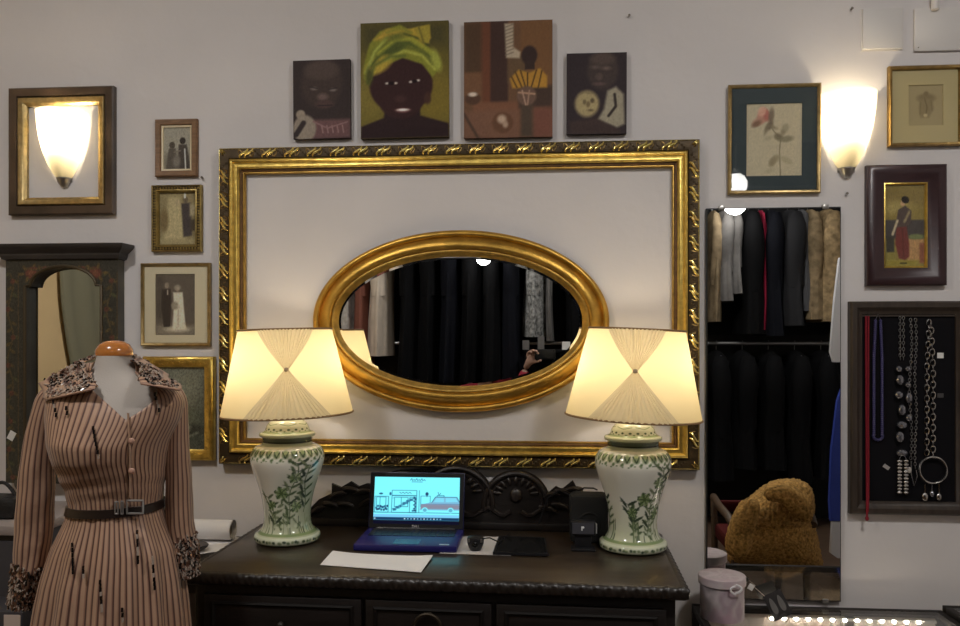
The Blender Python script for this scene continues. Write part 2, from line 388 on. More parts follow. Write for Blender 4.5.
for k in range(16):
    for zz in (z0 + .011, z1 - .011): mb.ball((x0 + .012 + (x1 - x0 - .024) * k / 15, -.015, zz), .0042, 6, 4)
mb.build('beading', antique, pf)
# wedding couple, full length, wide cream mount
a = Art(80, 1.5, (74, 66, 60)); a.rect(0, 1.25, 1, 1.5, (98, 90, 80), soft=.08); a.rect(0, .05, .2, 1.1, (62, 55, 50), soft=.1); a.ell(.28, .28, .055, .075, (112, 100, 88), soft=.02)
a.poly([(.16, .38), (.38, .36), (.4, .75), (.36, 1.3), (.2, 1.3), (.14, .8)], (38, 32, 31), soft=.02); a.line([(.30, .40), (.30, .50)], .03, (140, 130, 118)); a.ell(.55, .36, .055, .07, (108, 96, 84), soft=.02)
a.ell(.55, .33, .09, .07, (146, 136, 122), soft=.03, op=.5); a.poly([(.44, .45), (.68, .45), (.7, .7), (.76, 1.35), (.42, 1.38), (.46, .75)], (176, 166, 150), soft=.03); a.ell(.48, .78, .09, .1, (120, 110, 96), soft=.04)
a.line([(.58, .8), (.56, 1.3)], .03, (140, 130, 116), soft=.03); a.ell(.55, 1.36, .3, .07, (168, 158, 142), soft=.04, op=.7).grain(.05)
picture('framed_photograph', 'dark wedding photograph of a couple standing, in a wide cream mount and thin gold frame', 'picture', (140.5, 263, 210, 346),
        [(0, .001), (0, .014), (.003, .017), (.010, .014), (.012, .009), (.012, .001)], thin_gold, .012, a, mount=mat('mount_cream', A(158, 148, 128), .8), inner=(155.5, 274, 195, 335))
# dark landscape half behind the dress
a = Art(80, 1.5, (84, 84, 74)); a.rect(0, .9, 1, 1.5, (58, 60, 52), soft=.3); a.ell(.3, .4, .5, .3, (98, 98, 88), soft=.2, op=.8); a.ell(.6, .95, .3, .16, (78, 80, 68), soft=.1); a.ell(.75, 1.15, .2, .1, (46, 48, 42), soft=.05)
a.line([(.55, 1.0), (.7, 1.1), (.6, 1.3), (.85, 1.2)], .05, (96, 96, 84), soft=.03); a.grain(.1)
pf = picture('framed_painting', 'murky green painting in a bright carved gold frame half hidden behind the dress', 'painting', (143.5, 356.5, 214.5, 460),
        [(0, .001), (0, .020), (.004, .026), (.012, .028), (.022, .022), (.030, .018), (.038, .012), (.038, .001)], gold, .038, a)
x0, z0, x1, z1 = rect(143.5, 356.5, 214.5, 460, -.014); mb = MB(); rr = random.Random(5)
for k in range(330):
    s = rr.random() * 2 * (x1 - x0 + z1 - z0); w = .006 + .022 * rr.random()
    if s < x1 - x0: q = (x0 + max(w, min(s, x1 - x0 - w)), z1 - w)
    elif s < 2 * (x1 - x0): q = (x0 + max(w, min(s - x1 + x0, x1 - x0 - w)), z0 + w)
    elif s < 2 * (x1 - x0) + z1 - z0: q = (x1 - w, z0 + max(w, min(s - 2 * (x1 - x0), z1 - z0 - w)))
    else: q = (x0 + w, z0 + max(w, min(s - 2 * (x1 - x0) - z1 + z0, z1 - z0 - w)))
    mb.ball((q[0], -.021 - .004 * math.sin(w * 140), q[1]), .0035 + .002 * rr.random(), 5, 4)
o = mb.build('carved_relief', gold, pf)
# rose print
a = Art(90, 1.30, (150, 139, 119))
a.line([(.62, .62), (.60, .85), (.62, 1.3)], .018, (98, 88, 70), soft=.012); a.line([(.62, .62), (.5, .5), (.42, .38)], .016, (92, 82, 64), soft=.012)
for cx, cy, rx, ry, ro, col in [(.30, .22, .10, .13, .5, (146, 98, 88)), (.22, .32, .12, .07, -.4, (142, 104, 90)), (.36, .2, .06, .12, -.3, (140, 82, 74)), (.28, .14, .07, .09, .3, (172, 132, 116)), (.45, .22, .05, .14, .1, (92, 78, 66)), (.18, .36, .09, .05, -.5, (96, 72, 58)),
                               (.42, .40, .05, .09, .6, (84, 72, 60)), (.36, .46, .03, .09, .3, (104, 92, 74)), (.48, .42, .08, .03, .4, (110, 98, 80)), (.58, .60, .08, .06, .3, (92, 82, 66)), (.72, .64, .13, .055, -.1, (104, 96, 78)), (.70, .45, .06, .09, .4, (124, 114, 94)), (.66, .52, .04, .05, .2, (112, 100, 82)),
                               (.48, 1.04, .06, .10, .5, (112, 100, 80)), (.72, 1.02, .12, .05, .5, (132, 122, 100)), (.55, .98, .05, .06, .1, (124, 112, 90)), (.40, .62, .08, .04, -.3, (136, 126, 106)), (.42, 1.2, .08, .04, -.4, (136, 126, 106))]:
    a.ell(cx, cy, rx, ry, col, ro, soft=.03, op=.85)
a.grain(.02)
pf = picture('framed_print', 'pink rose print on a dark teal mount in a thin gold frame', 'picture', (728, 84.5, 820.5, 193.5),
        [(0, .001), (0, .014), (.004, .018), (.009, .016), (.012, .010), (.012, .001)], thin_gold, .012, a, mount=mat('mount_teal', A(46, 52, 55), .8, spec=.2), inner=(746, 104, 801.5, 176))
pf.rotation_euler.x = math.radians(1.15); pf.location.y = -0.002
# small sketch in wide mount, top right
a = Art(60, 1.18, (128, 114, 86)); a.ell(.52, .38, .26, .13, (104, 90, 66), soft=.06); a.poly([(.35, .4), (.7, .4), (.74, .7), (.6, .95), (.36, .95), (.3, .65)], (112, 98, 72), soft=.05); a.ell(.52, .24, .07, .06, (100, 86, 62), soft=.03)
a.line([(.48, .4), (.55, .65), (.5, .9)], .035, (92, 78, 56), soft=.02); a.line([(.66, .45), (.7, .75)], .03, (98, 84, 60), soft=.02); a.line([(.36, .5), (.34, .85)], .03, (98, 84, 60), soft=.02); a.ell(.5, .88, .06, .05, (144, 130, 100), soft=.02)
picture('framed_print', 'small faint sketch in a wide tan mount, top right above the maroon frame', 'picture', (888.5, 65.5, 963, 146),
        [(0, .001), (0, .018), (.003, .022), (.010, .020), (.013, .010), (.013, .001)], gilt('gilt_brown', (0.34, 0.22, 0.08), 0.35), .013, a, mount=mat('mount_tan', A(142, 128, 94), .8), inner=(908.5, 85, 943, 125.5))
# woman in a red skirt
a = Art(80, 1.82, (112, 96, 52)); a.rect(0, 0, 1, .45, (104, 88, 50), soft=.2); a.ell(.3, .5, .4, .14, (128, 112, 68), soft=.1); a.rect(0, .78, 1, 1.22, (58, 52, 50), soft=.03)
a.rect(.0, 1.2, .3, 1.82, (112, 100, 52), soft=.04); a.rect(.58, 1.2, 1, 1.75, (142, 108, 72), soft=.03); a.ell(.8, 1.16, .22, .06, (92, 96, 62), soft=.03); a.rect(.04, 1.15, .24, 1.5, (50, 46, 40), soft=.03); a.rect(0, 1.68, 1, 1.82, (120, 106, 50), soft=.04)
a.rect(.88, 1.3, 1, 1.75, (110, 66, 50), soft=.04); a.poly([(.3, .95), (.55, .92), (.62, 1.3), (.62, 1.6), (.52, 1.68), (.36, 1.64), (.26, 1.3)], (88, 42, 38), soft=.03); a.line([(.45, 1.0), (.48, 1.6)], .03, (70, 32, 30), soft=.02)
a.poly([(.34, .55), (.52, .46), (.68, .58), (.66, .85), (.54, .93), (.3, .93), (.3, .75)], (66, 54, 50), soft=.02); a.line([(.62, .6), (.5, .82)], .06, (112, 98, 74), soft=.02); a.ell(.46, .40, .06, .07, (150, 120, 92), soft=.015); a.ell(.52, .33, .1, .08, (32, 26, 24), .3, soft=.015)
a.line([(.32, .8), (.2, 1.1)], .06, (150, 136, 112), soft=.02); a.line([(.4, 1.75), (.55, 1.75)], .035, (60, 54, 34)); a.grain(.05)
picture('framed_painting', 'painting of a woman in a red skirt inside a wide dark maroon frame', 'painting', (866, 165, 946, 285.5),
        [(0, .001), (0, .020), (.006, .026), (.020, .030), (.032, .024), (.044, .016), (.058, .013)], darkred, .064, a,
        kids=[([(.058, .001), (.058, .014), (.061, .015), (.064, .010), (.064, .001)], gold, 'gilt_slip')])
# ================================================================ four unframed canvases
def canvas(label, box, art, roll=0.0):
    x0, z0, x1, z1 = rect(*box, -0.02)
    t = thing('canvas_painting', label, 'painting', ((x0 + x1) / 2, 0, z0), 'unframed portrait canvases above the big gilt frame')
    art_mesh('canvas', art, x0, z0, x1, z1, -.021, art_m, t, k=.82 / LIT, depth=.017)
    w = MB()
    for q in ((x0 + .002, z0 + .002, x1 - .002, z0 + .02), (x0 + .002, z1 - .02, x1 - .002, z1 - .002), (x0 + .002, z0 + .02, x0 + .02, z1 - .02), (x1 - .02, z0 + .02, x1 - .002, z1 - .02)):
        w.box((q[0], -.0215 + .018, q[1]), (q[2], -.001, q[3]))
    w.build('stretcher', mat('raw_pine', (0.5, 0.38, 0.24), .7), t, smooth=False)
    t.rotation_euler.y = roll
a = Art(80, 1.38, (44, 37, 36)); a.ell(.5, .42, .36, .42, (53, 44, 41), soft=.08); a.ell(.5, .18, .3, .17, (64, 54, 50), soft=.06); a.ell(.37, .50, .06, .03, (88, 80, 76), soft=.02); a.ell(.7, .53, .06, .03, (92, 84, 80), soft=.02)
a.line([(.3, .47), (.43, .5)], .018, (36, 30, 30)); a.line([(.63, .52), (.77, .5)], .018, (36, 30, 30)); a.ell(.52, .65, .09, .06, (84, 70, 66), soft=.04); a.ell(.55, .78, .16, .07, (62, 48, 46), soft=.03); a.line([(.44, .8), (.68, .8)], .02, (40, 32, 32), soft=.01)
a.poly([(.3, 1.05), (1, 1.05), (1, 1.38), (.25, 1.38)], (84, 62, 62), soft=.05); a.ell(.2, 1.2, .2, .24, (116, 107, 96), soft=.03); a.ell(.13, .95, .08, .08, (120, 110, 98), soft=.02); a.line([(.05, 1.3), (.18, 1.1)], .09, (42, 36, 36), soft=.02)
for k in range(5): a.line([(.5 + .09 * k, 1.16), (.52 + .09 * k, 1.28)], .018, (128, 102, 100))
a.line([(.35, 1.08), (.6, 1.2), (.95, 1.1)], .025, (108, 84, 84), soft=.01); canvas('small dark canvas of a shadowy child face with a cream bottle', (293.5, 60, 350.5, 138.5), a.grain(.03), -.006)
a = Art(110, 1.36, (82, 74, 34)); a.rect(0, 0, 1, .3, (60, 56, 34), soft=.15); a.ell(.85, .9, .3, .3, (96, 84, 36), soft=.2); a.ell(.1, .9, .2, .25, (98, 88, 42), soft=.15)
a.poly([(.3, .9), (.66, .9), (.68, 1.1), (1, 1.2), (1, 1.36), (0, 1.36), (0, 1.22), (.26, 1.12)], (36, 25, 26), soft=.02); a.ell(.46, .74, .36, .33, (44, 28, 28), soft=.02); a.ell(.46, .95, .24, .18, (44, 28, 28), soft=.02); a.ell(.76, .9, .04, .07, (56, 38, 32), soft=.02)
a.poly([(.03, .52), (.1, .25), (.22, .1), (.45, .03), (.6, .12), (.75, .28), (.88, .42), (.9, .55), (.82, .66), (.7, .5), (.48, .42), (.3, .5), (.14, .62), (.1, .72), (.04, .66)], (104, 106, 40), soft=.02)
a.poly([(.46, .1), (.78, .04), (.8, .2), (.72, .3), (.5, .18)], (142, 122, 46), soft=.02); a.poly([(.15, .2), (.3, .08), (.45, .1), (.55, .22), (.4, .2)], (150, 124, 50), soft=.04); a.ell(.36, .3, .2, .08, (62, 70, 34), -.3, soft=.05); a.ell(.2, .5, .16, .09, (142, 124, 50), -.5, soft=.04)
a.line([(.12, .5), (.3, .28), (.55, .25), (.8, .42)], .04, (66, 74, 34), soft=.03); a.line([(.28, .44), (.5, .34), (.7, .4), (.84, .56)], .035, (134, 136, 60), soft=.02); a.line([(.06, .58), (.16, .34), (.3, .18)], .035, (130, 136, 62), soft=.02); a.line([(.5, .14), (.66, .2), (.76, .28)], .03, (58, 62, 30), soft=.02)
a.line([(.08, .7), (.16, .5), (.34, .4), (.5, .4)], .03, (74, 82, 36), soft=.03); a.line([(.2, .36), (.4, .2), (.58, .2), (.74, .32), (.84, .4)], .045, (122, 124, 48), soft=.03); a.line([(.3, .12), (.46, .07), (.58, .13)], .03, (112, 110, 44), soft=.02)
a.line([(.55, .3), (.7, .34), (.82, .5)], .03, (84, 88, 38), soft=.02); a.poly([(.62, .08), (.79, .05), (.78, .26), (.68, .24)], (128, 116, 46), soft=.02); a.line([(.66, .06), (.72, .25)], .02, (92, 86, 38), soft=.015); a.ell(.4, .17, .12, .04, (84, 88, 38), -.2, soft=.04)
a.ell(.86, .46, .05, .13, (128, 132, 58), -.3, soft=.03); a.ell(.1, .62, .04, .1, (62, 64, 32), soft=.03)
for x, y in ((.30, .715), (.40, .715), (.57, .705), (.655, .69)): a.ell(x, y, .018, .012, (176, 170, 160), soft=.012)
a.ell(.35, .715, .035, .022, (24, 16, 18), soft=.01); a.ell(.615, .70, .03, .02, (24, 16, 18), soft=.01); a.ell(.48, 1.035, .085, .028, (92, 62, 60), soft=.015); a.ell(.48, 1.03, .065, .014, (196, 190, 184), soft=.01); a.ell(.45, .9, .06, .04, (56, 38, 36), soft=.03)
canvas('canvas of a dark face under a tall yellow and green headwrap', (361, 22, 449, 138), a.grain(.03), -.004)
a = Art(110, 1.33, (84, 62, 46)); a.rect(0, 0, .3, .6, (64, 48, 36), soft=.06); a.rect(.2, 0, .34, 1.0, (84, 52, 38), soft=.04); a.rect(.3, 0, .5, .95, (52, 38, 34), soft=.02); a.rect(.64, 0, 1, .75, (92, 66, 44), soft=.03); a.rect(.5, .4, .7, .7, (78, 62, 46), soft=.04)
a.poly([(.46, .03), (.56, .03), (.56, .3), (.64, .36), (.63, .43), (.48, .42)], (142, 130, 112), soft=.02)
for k in range(9): a.line([(.47, .07 + .04 * k), (.56, .04 + .04 * k)], .010, (92, 82, 72))
a.rect(0, .58, .2, .95, (92, 66, 48), soft=.03); a.rect(.1, .92, 1, 1.33, (96, 66, 50), soft=.03); a.rect(.62, .75, 1, 1.0, (56, 44, 38), soft=.04); a.rect(0, 1.02, .62, 1.33, (94, 68, 54), soft=.05); a.rect(.78, 1.0, 1, 1.33, (92, 60, 50), soft=.06); a.rect(.64, .95, .78, 1.33, (62, 52, 44), soft=.04)
a.line([(0, 1.05), (.16, 1.33)], .03, (60, 46, 38), soft=.02)
a.ell(.74, .4, .09, .11, (44, 34, 32), soft=.02); a.rect(.69, .46, .8, .56, (46, 36, 33), soft=.01); a.poly([(.52, .66), (.62, .56), (.74, .6), (.86, .55), (.94, .64), (.94, .77), (.55, .77)], (140, 104, 44), soft=.02)
for q in ([(.58, .58), (.66, .77)], [(.64, .57), (.7, .77)], [(.72, .6), (.72, .78)], [(.82, .57), (.76, .77)], [(.88, .58), (.84, .77)], [(.54, .64), (.6, .76)]): a.line(q, .018, (72, 54, 30), soft=.006)
a.ell(.71, .86, .11, .11, (86, 68, 58), soft=.02); a.line([(.62, .82), (.8, .84)], .02, (140, 112, 92), soft=.01); a.line([(.66, .8), (.7, .96)], .015, (142, 116, 100), soft=.01); a.line([(.74, .8), (.72, .96)], .015, (132, 106, 90), soft=.01)
a.ell(.1, .88, .09, .07, (66, 48, 38), soft=.02); a.ell(.1, .83, .05, .025, (170, 158, 144), soft=.015); a.ell(.44, 1.16, .12, .12, (80, 56, 42), soft=.02); a.ell(.43, 1.12, .05, .05, (150, 130, 112), soft=.03); a.ell(.47, 1.18, .03, .04, (136, 116, 100), soft=.02)
canvas('brown canvas of a seated figure in a yellow striped top among stools and pots', (464, 21, 552.5, 137.5), a.grain(.02))
a = Art(80, 1.36, (42, 36, 38)); a.ell(.6, .3, .26, .32, (54, 46, 44), soft=.05); a.ell(.6, .1, .2, .1, (66, 56, 52), soft=.05); a.ell(.48, .24, .07, .03, (74, 64, 60), soft=.03); a.ell(.66, .26, .07, .03, (84, 72, 66), soft=.03); a.ell(.54, .4, .06, .06, (68, 58, 54), soft=.03); a.ell(.54, .52, .1, .03, (72, 58, 56), soft=.02)
a.ell(.34, .85, .2, .22, (132, 120, 88), soft=.05); a.ell(.30, .82, .03, .04, (86, 76, 56), soft=.02); a.ell(.43, .80, .035, .04, (78, 68, 52), soft=.02); a.ell(.40, .96, .05, .02, (84, 74, 56), soft=.02); a.line([(.2, .7), (.3, .66), (.42, .68)], .02, (104, 94, 70), soft=.02); a.ell(.36, .86, .03, .05, (92, 80, 58), soft=.02)
a.poly([(.68, .64), (.82, .57), (.95, .7), (.97, 1.2), (.84, 1.26), (.52, 1.12), (.62, .95)], (122, 116, 100), soft=.04); a.line([(.8, .7), (.82, .9), (.7, 1.06)], .045, (44, 38, 36), soft=.015); a.poly([(.05, 1.15), (.5, 1.1), (.9, 1.3), (.9, 1.36), (.05, 1.36)], (52, 42, 40), soft=.04)
canvas('small dark canvas of a figure holding a pale doll-like head', (566.5, 53, 626.5, 134), a.grain(.03), .004)
# ================================================================ nails and fittings on the wall
for px, py, lab in ((297, 73, 'dark nail in the wall left of the shadowy child canvas'), (846, 194, 'dark nail in the wall below the right sconce'), (851, 9.5, 'dark nail in the wall beside the square cover plate'), (629, 16.5, 'dark nail in the wall above the doll-head canvas'), (203, 178, 'dark nail in the wall between the two small gold photographs')):
    p = P(px, py); mb = MB(); mb.tube([(p.x, .004, p.z), (p.x, -.010, p.z)], .0022, 8); mb.tube([(p.x, -.010, p.z), (p.x, -.012, p.z)], .0045, 10)
    tag(mb.build('nail', mat('nail_steel', A(70, 64, 58), .4, .8)), lab, 'nail', 'picture nails in the wall')
wplate = mat('painted_plastic', (0.68, 0.65, 0.62), .5)
x0, z0, x1, z1 = rect(861.5, 9.5, 901.5, 50)
t = thing('cover_plate', 'square wall cover plate painted the wall colour, above the right sconce', 'cover plate', ((x0 + x1) / 2, 0, z0))
MB().box((x0, -.012, z0), (x1, .003, z1), bev=.002).build('plate', wplate, t)
rect_sweep(MB(), x0 - .003, z0 - .003, x1 + .003, z1 + .003, [(0, 0.0), (0, .004), (.006, .004), (.006, 0.0)]).build('flange', wplate, t)
x0, z0, x1, z1 = rect(913, 8.5, 985, 51.5)
t = thing('junction_box', 'wide shallow painted box at the top right with a pipe above it', 'junction box', ((x0 + x1) / 2, 0, z0))
MB().box((x0, -.011, z0), (x1, 0, z1), bev=.003).build('lid', wplate, t)
for sx, sz in ((x0 + .012, z0 + .012), (x1 - .012, z0 + .012)): MB().tube([(sx, -.0105, sz), (sx, -.0125, sz)], .002, 8).build('screw', mat('nail_steel'), t)
p = P(937, 8, -.03); tag(MB().tube([(p.x, -.018, p.z), (p.x, -.018, p.z + .05), (p.x, -.018, 3.245)], .012, 12).build('conduit_pipe', wplate), 'painted pipe end coming down the wall above the junction box', 'pipe')
# ================================================================ wall sconces
sglass = translucent_mat('frosted_glass', (0.95, 0.87, 0.62), 0.35)
nickel = mat('brushed_nickel', (0.45, 0.43, 0.40), .3, .9)
def bulb_mat(name, col, s):
    m = bpy.data.materials.new(name); m.use_nodes = True; nt = m.node_tree; nt.nodes.clear()
    o = nt.nodes.new('ShaderNodeOutputMaterial'); e = nt.nodes.new('ShaderNodeEmission'); e.inputs['Color'].default_value = (*col, 1); e.inputs['Strength'].default_value = s
    nt.links.new(e.outputs[0], o.inputs['Surface']); return m
SCONCE_S, LAMP_S, GLOBE_S, CEIL_S, LED_S = 125.0, 36.0, 20.0, 134.0, 140.0
sb = bulb_mat('bulb_sconce', (1.0, 0.84, 0.60), SCONCE_S)
def sconce(px, py0, py1, label):
    b = P(px, py1, -.04); top = P(px, py0, -.05); H = top.z - b.z
    t = thing('wall_sconce', label, 'wall lamp', (b.x, 0, b.z), 'frosted glass uplighter sconces')
    prof = [(.024, .030), (.038, .050), (.056, H * .32), (.070, H * .47), (.080, H * .63), (.087, H * .8), (.092, H)]
    g = MB(); g.lathe(prof, (b.x, -.004, b.z), 32, -PI / 2, PI / 2, sy=1.05); g.build('glass_shade', sglass, t)
    c = MB(); c.lathe([(.003, 0), (.012, .004), (.020, .014), (.024, .026), (.027, .030), (.027, .036), (.022, .038)], (b.x, -.004, b.z), 24, -PI / 2, PI / 2, sy=1.05); c.build('metal_cap', nickel, t)
    MB().box((b.x - .028, -.006, b.z + .02), (b.x + .028, 0, b.z + .2), bev=.002).build('back_plate', nickel, t)
    s = MB(); s.tube([(b.x, -.005, b.z + .12), (b.x, -.045, b.z + .12), (b.x, -.045, b.z + .15)], .011, 10); s.build('lamp_holder', nickel, t)
    MB().ball((b.x, -.045, b.z + .185), .022, 14, 10, (1, 1, 1.35)).build('bulb', sb, t)
sconce(58.5, 110, 186, 'lit frosted glass sconce glowing inside the dark and gold frame on the left')
sconce(850.5, 91, 176.5, 'lit frosted glass sconce between the rose print and the sketch')
x0, z0, x1, z1 = rect(8.5, 87, 113.5, 214.5, -.022)
t = thing('empty_frame', 'dark wooden frame with gold inner band hung around the left sconce', 'picture frame', ((x0 + x1) / 2, 0, z0))
rect_sweep(MB(), x0, z0, x1, z1, [(0, .001), (0, .022), (.004, .026), (.030, .024), (.034, .018), (.034, .001)]).build('outer_frame', mat('frame_dark_burl', A(46, 36, 28), .35, noise=0.5, nscale=9, coat=.15), t)
rect_sweep(MB(), x0, z0, x1, z1, [(.034, .001), (.034, .022), (.038, .026), (.050, .024), (.058, .016), (.063, .012), (.063, .001)]).build('gold_band', gilt('gilt_band', (0.54, 0.40, 0.18), .36), t, ang=50)
# ================================================================ tall frameless mirror
x0, z0, x1, z1 = rect(706.5, 207.5, 841, 600, -.015)
t = thing('tall_mirror', 'tall thin-edged wall mirror reflecting clothes rails and a fur jacket', 'mirror', ((x0 + x1) / 2, 0, z0))
MB().box((x0, -.014, z0), (x1, -.001, z1)).build('backing', mat('mirror_backing', (0.02, 0.02, 0.02), .4), t, smooth=False)
MB().box((x0 + .003, -.0165, z0 + .003), (x1 - .003, -.0145, z1 - .003)).build('mirror_glass', mirror_m, t, smooth=False)
mb = MB()
for cx, cz in ((x0 + .05, z1), (x1 - .05, z1), (x0 + .05, z0), (x1 - .05, z0)):
    mb = MB(); mb.box((cx - .01, -.020, cz - .008), (cx + .01, -.0005, cz + .008), bev=.002); mb.build('mirror_clip', nickel, t)
# ================================================================ painted mirror with cornice on the left
green_p = mat('paint_dark_green', A(42, 40, 34), .45, noise=.35, nscale=12)
x0, z0, x1, z1 = rect(5, 260, 117, 484, -.05)
t = thing('painted_mirror', 'tall arched mirror in a dark flower-painted frame with heavy cornice, behind the dress form', 'mirror', ((x0 + x1) / 2, 0, z0))
i0 = rect(25, 267, 100, 430, -.05); ix0, ix1, izt = i0[0], i0[2], i0[3]; izs = P(60, 286, -.05).z; ib = z0 + .13
def arch(k=0.0, n=24):                        # opening outline, bottom left -> over the arch -> bottom right
    cx = (ix0 + ix1) / 2; hw = (ix1 - ix0) / 2 + k; sh = .020
    pts = [(cx - hw, ib - k), (cx - hw, izs + k * .3), (cx - hw + sh, izs + k)]
    for j in range(1, n): 
        a = PI - PI * j / n; pts.append((cx + (hw - sh) * math.cos(a), izs + k * .6 + (izt - izs + k * .4) * math.sin(a)))
    return pts + [(cx + hw - sh, izs + k), (cx + hw, izs + k * .3), (cx + hw, ib - k)]
ap = arch()
mb = MB()
mb.box((x0, -.045, z0), (ix0, -.001, z1)); mb.box((ix1, -.045, z0), (x1, -.001, z1)); mb.box((ix0, -.045, z0), (ix1, -.001, ib))
mb.prism([(ix0, z1)] + ap[1:-1] + [(ix1, z1)], -.045, -.012)
mb.build('frame_panel', green_p, t, smooth=False)
asp = (z1 - z0) / (x1 - x0); a = Art(200, asp, (40, 39, 34)); rr = random.Random(11); W = x1 - x0
def au(x): return (x - x0) / W
def av(z): return (z1 - z) / W
for sx in (au((x0 + ix0) / 2 - .02), au((ix1 + x1) / 2)):
    pts = [(sx + .025 * math.sin(k * .9), .12 + k * .06) for k in range(int(asp / .06))]
    a.line(pts, .014, (60, 52, 34), soft=.006)
    for k, (px, py) in enumerate(pts):
        a.ell(px + (.03 if k % 2 else -.03), py, .028, .013, (64, 55, 34) if k % 3 else (54, 56, 38), .6 if k % 2 else -.6, soft=.006)
        if k % 4 == 1: a.ell(px, py, .022, .022, (68, 42, 34), soft=.006)
    a.rect(sx - .075, .1, sx - .068, asp, (70, 56, 34)); a.rect(sx + .068, .1, sx + .075, asp, (70, 56, 34))
for cx in (au(ix0 + .02), au(ix1 - .02)):
    a.ell(cx, .11, .055, .05, (78, 44, 36), soft=.02); a.ell(cx, .11, .025, .022, (90, 58, 44), soft=.01)
    for k in range(6): a.ell(cx + .09 * math.cos(k), .11 + .06 * math.sin(k), .026, .013, (72, 60, 36), k, soft=.006)
pts = [(.2 + .6 * k / 20, .07 + .012 * math.sin(k)) for k in range(21)]; a.line(pts, .012, (68, 58, 36), soft=.005)
for k in range(12): a.ell(.26 + .48 * k / 11, .065, .022, .011, (74, 62, 38) if k % 2 else (72, 44, 36), k * 1.3, soft=.006)
a.grain(.12)
nx, ny = a.nx, a.ny; pm = paint_mat('painted_wood', .4, .45)
X, Z = np.meshgrid(np.linspace(x0, x1, nx), np.linspace(z1, z0, ny)); co = np.stack([X, np.full_like(X, -.0457), Z], -1).reshape(-1, 3)
cx, hw = (ix0 + ix1) / 2, (ix1 - ix0) / 2
ins = (np.abs(X - cx) < hw) & (Z > ib) & ((Z < izs) | (((X - cx) / (hw - .02)) ** 2 + ((Z - izs) / (izt - izs)) ** 2 < 1))
idx = np.arange(nx * ny).reshape(ny, nx); q = np.stack([idx[1:, :-1], idx[1:, 1:], idx[:-1, 1:], idx[:-1, :-1]], -1).reshape(-1, 4)
keep = ~ins[:-1, :-1].reshape(-1); me = bpy.data.meshes.new('painted_flowers'); me.from_pydata(co.tolist(), [], q[keep].tolist())
set_col(me, to_lin(a.img, .8 / LIT).reshape(-1, 3)); me.materials.append(pm); link('painted_flowers', me, t, smooth=False)
mb = MB(); mb.tube([(x, -.046, z) for x, z in arch(.003)], .006, 8); mb.build('inner_moulding', mat('gilt_dark', (0.07, 0.05, 0.025), .5, .4), t)
mb = MB(); vs = [mb.bm.verts.new((x, -.014, z)) for x, z in ap]; mb.face(vs); mb.build('mirror_glass', mirror_m, t, smooth=False)
mb = MB(); rows = []
for h, d in ((0, .046), (.004, .056), (.016, .060), (.022, .060), (.028, .066), (.038, .077), (.046, .083), (.054, .085), (.056, .080)):
    e = d - .046
    rows.append([(x0 - e, -.001, z1 + h), (x0 - e, -d, z1 + h), (x1 + e, -d, z1 + h), (x1 + e, -.001, z1 + h)])
mb.grid(rows); mb.face([mb.bm.verts.new(p) for p in rows[-1]]); mb.face([mb.bm.verts.new(p) for p in rows[0][::-1]])
mb.build('cornice', mat('paint_black_brown', A(32, 29, 28), .45, noise=.2, nscale=10), t, smooth=False)
for s in (-1, 1):
    mb = MB(); fx = (x0 + .055) if s < 0 else (x1 - .055)
    mb.lathe([(.004, -.035), (.02, -.03), (.03, -.012), (.032, .002), (.028, .012)], (fx, -.03, z0), 16, sy=.8)
    mb.build('bun_foot', green_p, t)
p = P(10, 436, -.055); MB().box((p.x - .012, -.0475, p.z - .016), (p.x + .012, -.0462, p.z + .016), Matrix.Rotation(.5, 3, 'Y')).build('price_tag', mat('white_card', (.75, .74, .7), .7), t, smooth=False)
# ================================================================ sideboard
ZT0 = 0.83; sbx = -.30; SW = 1.375; yB, yF = -.035, -.628
side = thing('sideboard', 'long dark carved wooden sideboard carrying two table lamps and the laptop', 'sideboard', (sbx, yB, 0))
xl, xr = sbx - SW / 2, sbx + SW / 2
MB().box((xl + .018, yF + .016, ZT0 - .012), (xr - .018, yB, ZT0), bev=.002).build('top', topwood, side)
# carved gadroon edge round three sides
path = [(xl, yB, 0, -1)]; L = []
def edge(ax, ay, bx, by, nx, ny):
    n = int(math.hypot(bx - ax, by - ay) / .0035); rows = []
    prof = [(.018, -.002), (.010, .001), (.003, -.003), (-.001, -.010), (-.002, -.020), (.002, -.030), (.010, -.036), (.024, -.038)]
    for j, (i, h) in enumerate(prof):
        r = []
        for k in range(n + 1):
            f = k / n; s = f * math.hypot(bx - ax, by - ay)
            mit = min(max(i, 0), .5)
            w = 0.0
            if 2 <= j <= 5:
                ph = (s + .010 * (j - 2)) / .036 * 2 * PI; w = .0042 * (abs(math.sin(ph / 2)) - .5) + .0015 * math.sin(ph * 2 + j)
            tx, ty = (bx - ax), (by - ay); Ln = math.hypot(tx, ty); tx, ty = tx / Ln, ty / Ln
            ss = min(max(s, i if nx == 0 else -1), Ln - (i if True else 0))
            if nx != 0: ss = min(s, Ln - i)
            r.append((ax + tx * ss + nx * (i - w), ay + ty * ss + ny * (i - w), ZT0 + h))
        rows.append(r)
    return rows
mb = MB(); mb.grid(edge(xl, yF, xr, yF, 0, 1)); mb.grid(edge(xl, yB, xl, yF, 1, 0)); mb.grid(edge(xr, yB, xr, yF, -1, 0))
mb.build('carved_edge', mat('wood_edge', (.018, .013, .010), .36, noise=.3, nscale=10), side, ang=60)
MB().box((xl + .03, yF + .035, .06), (xr - .03, yB, ZT0 - .013), bev=.003).build('carcass', dwood, side)
yf = yF + .035
MB().box((xl + .02, yF + .025, 0), (xr - .02, yB, .07), bev=.006).build('plinth', dwood, side)
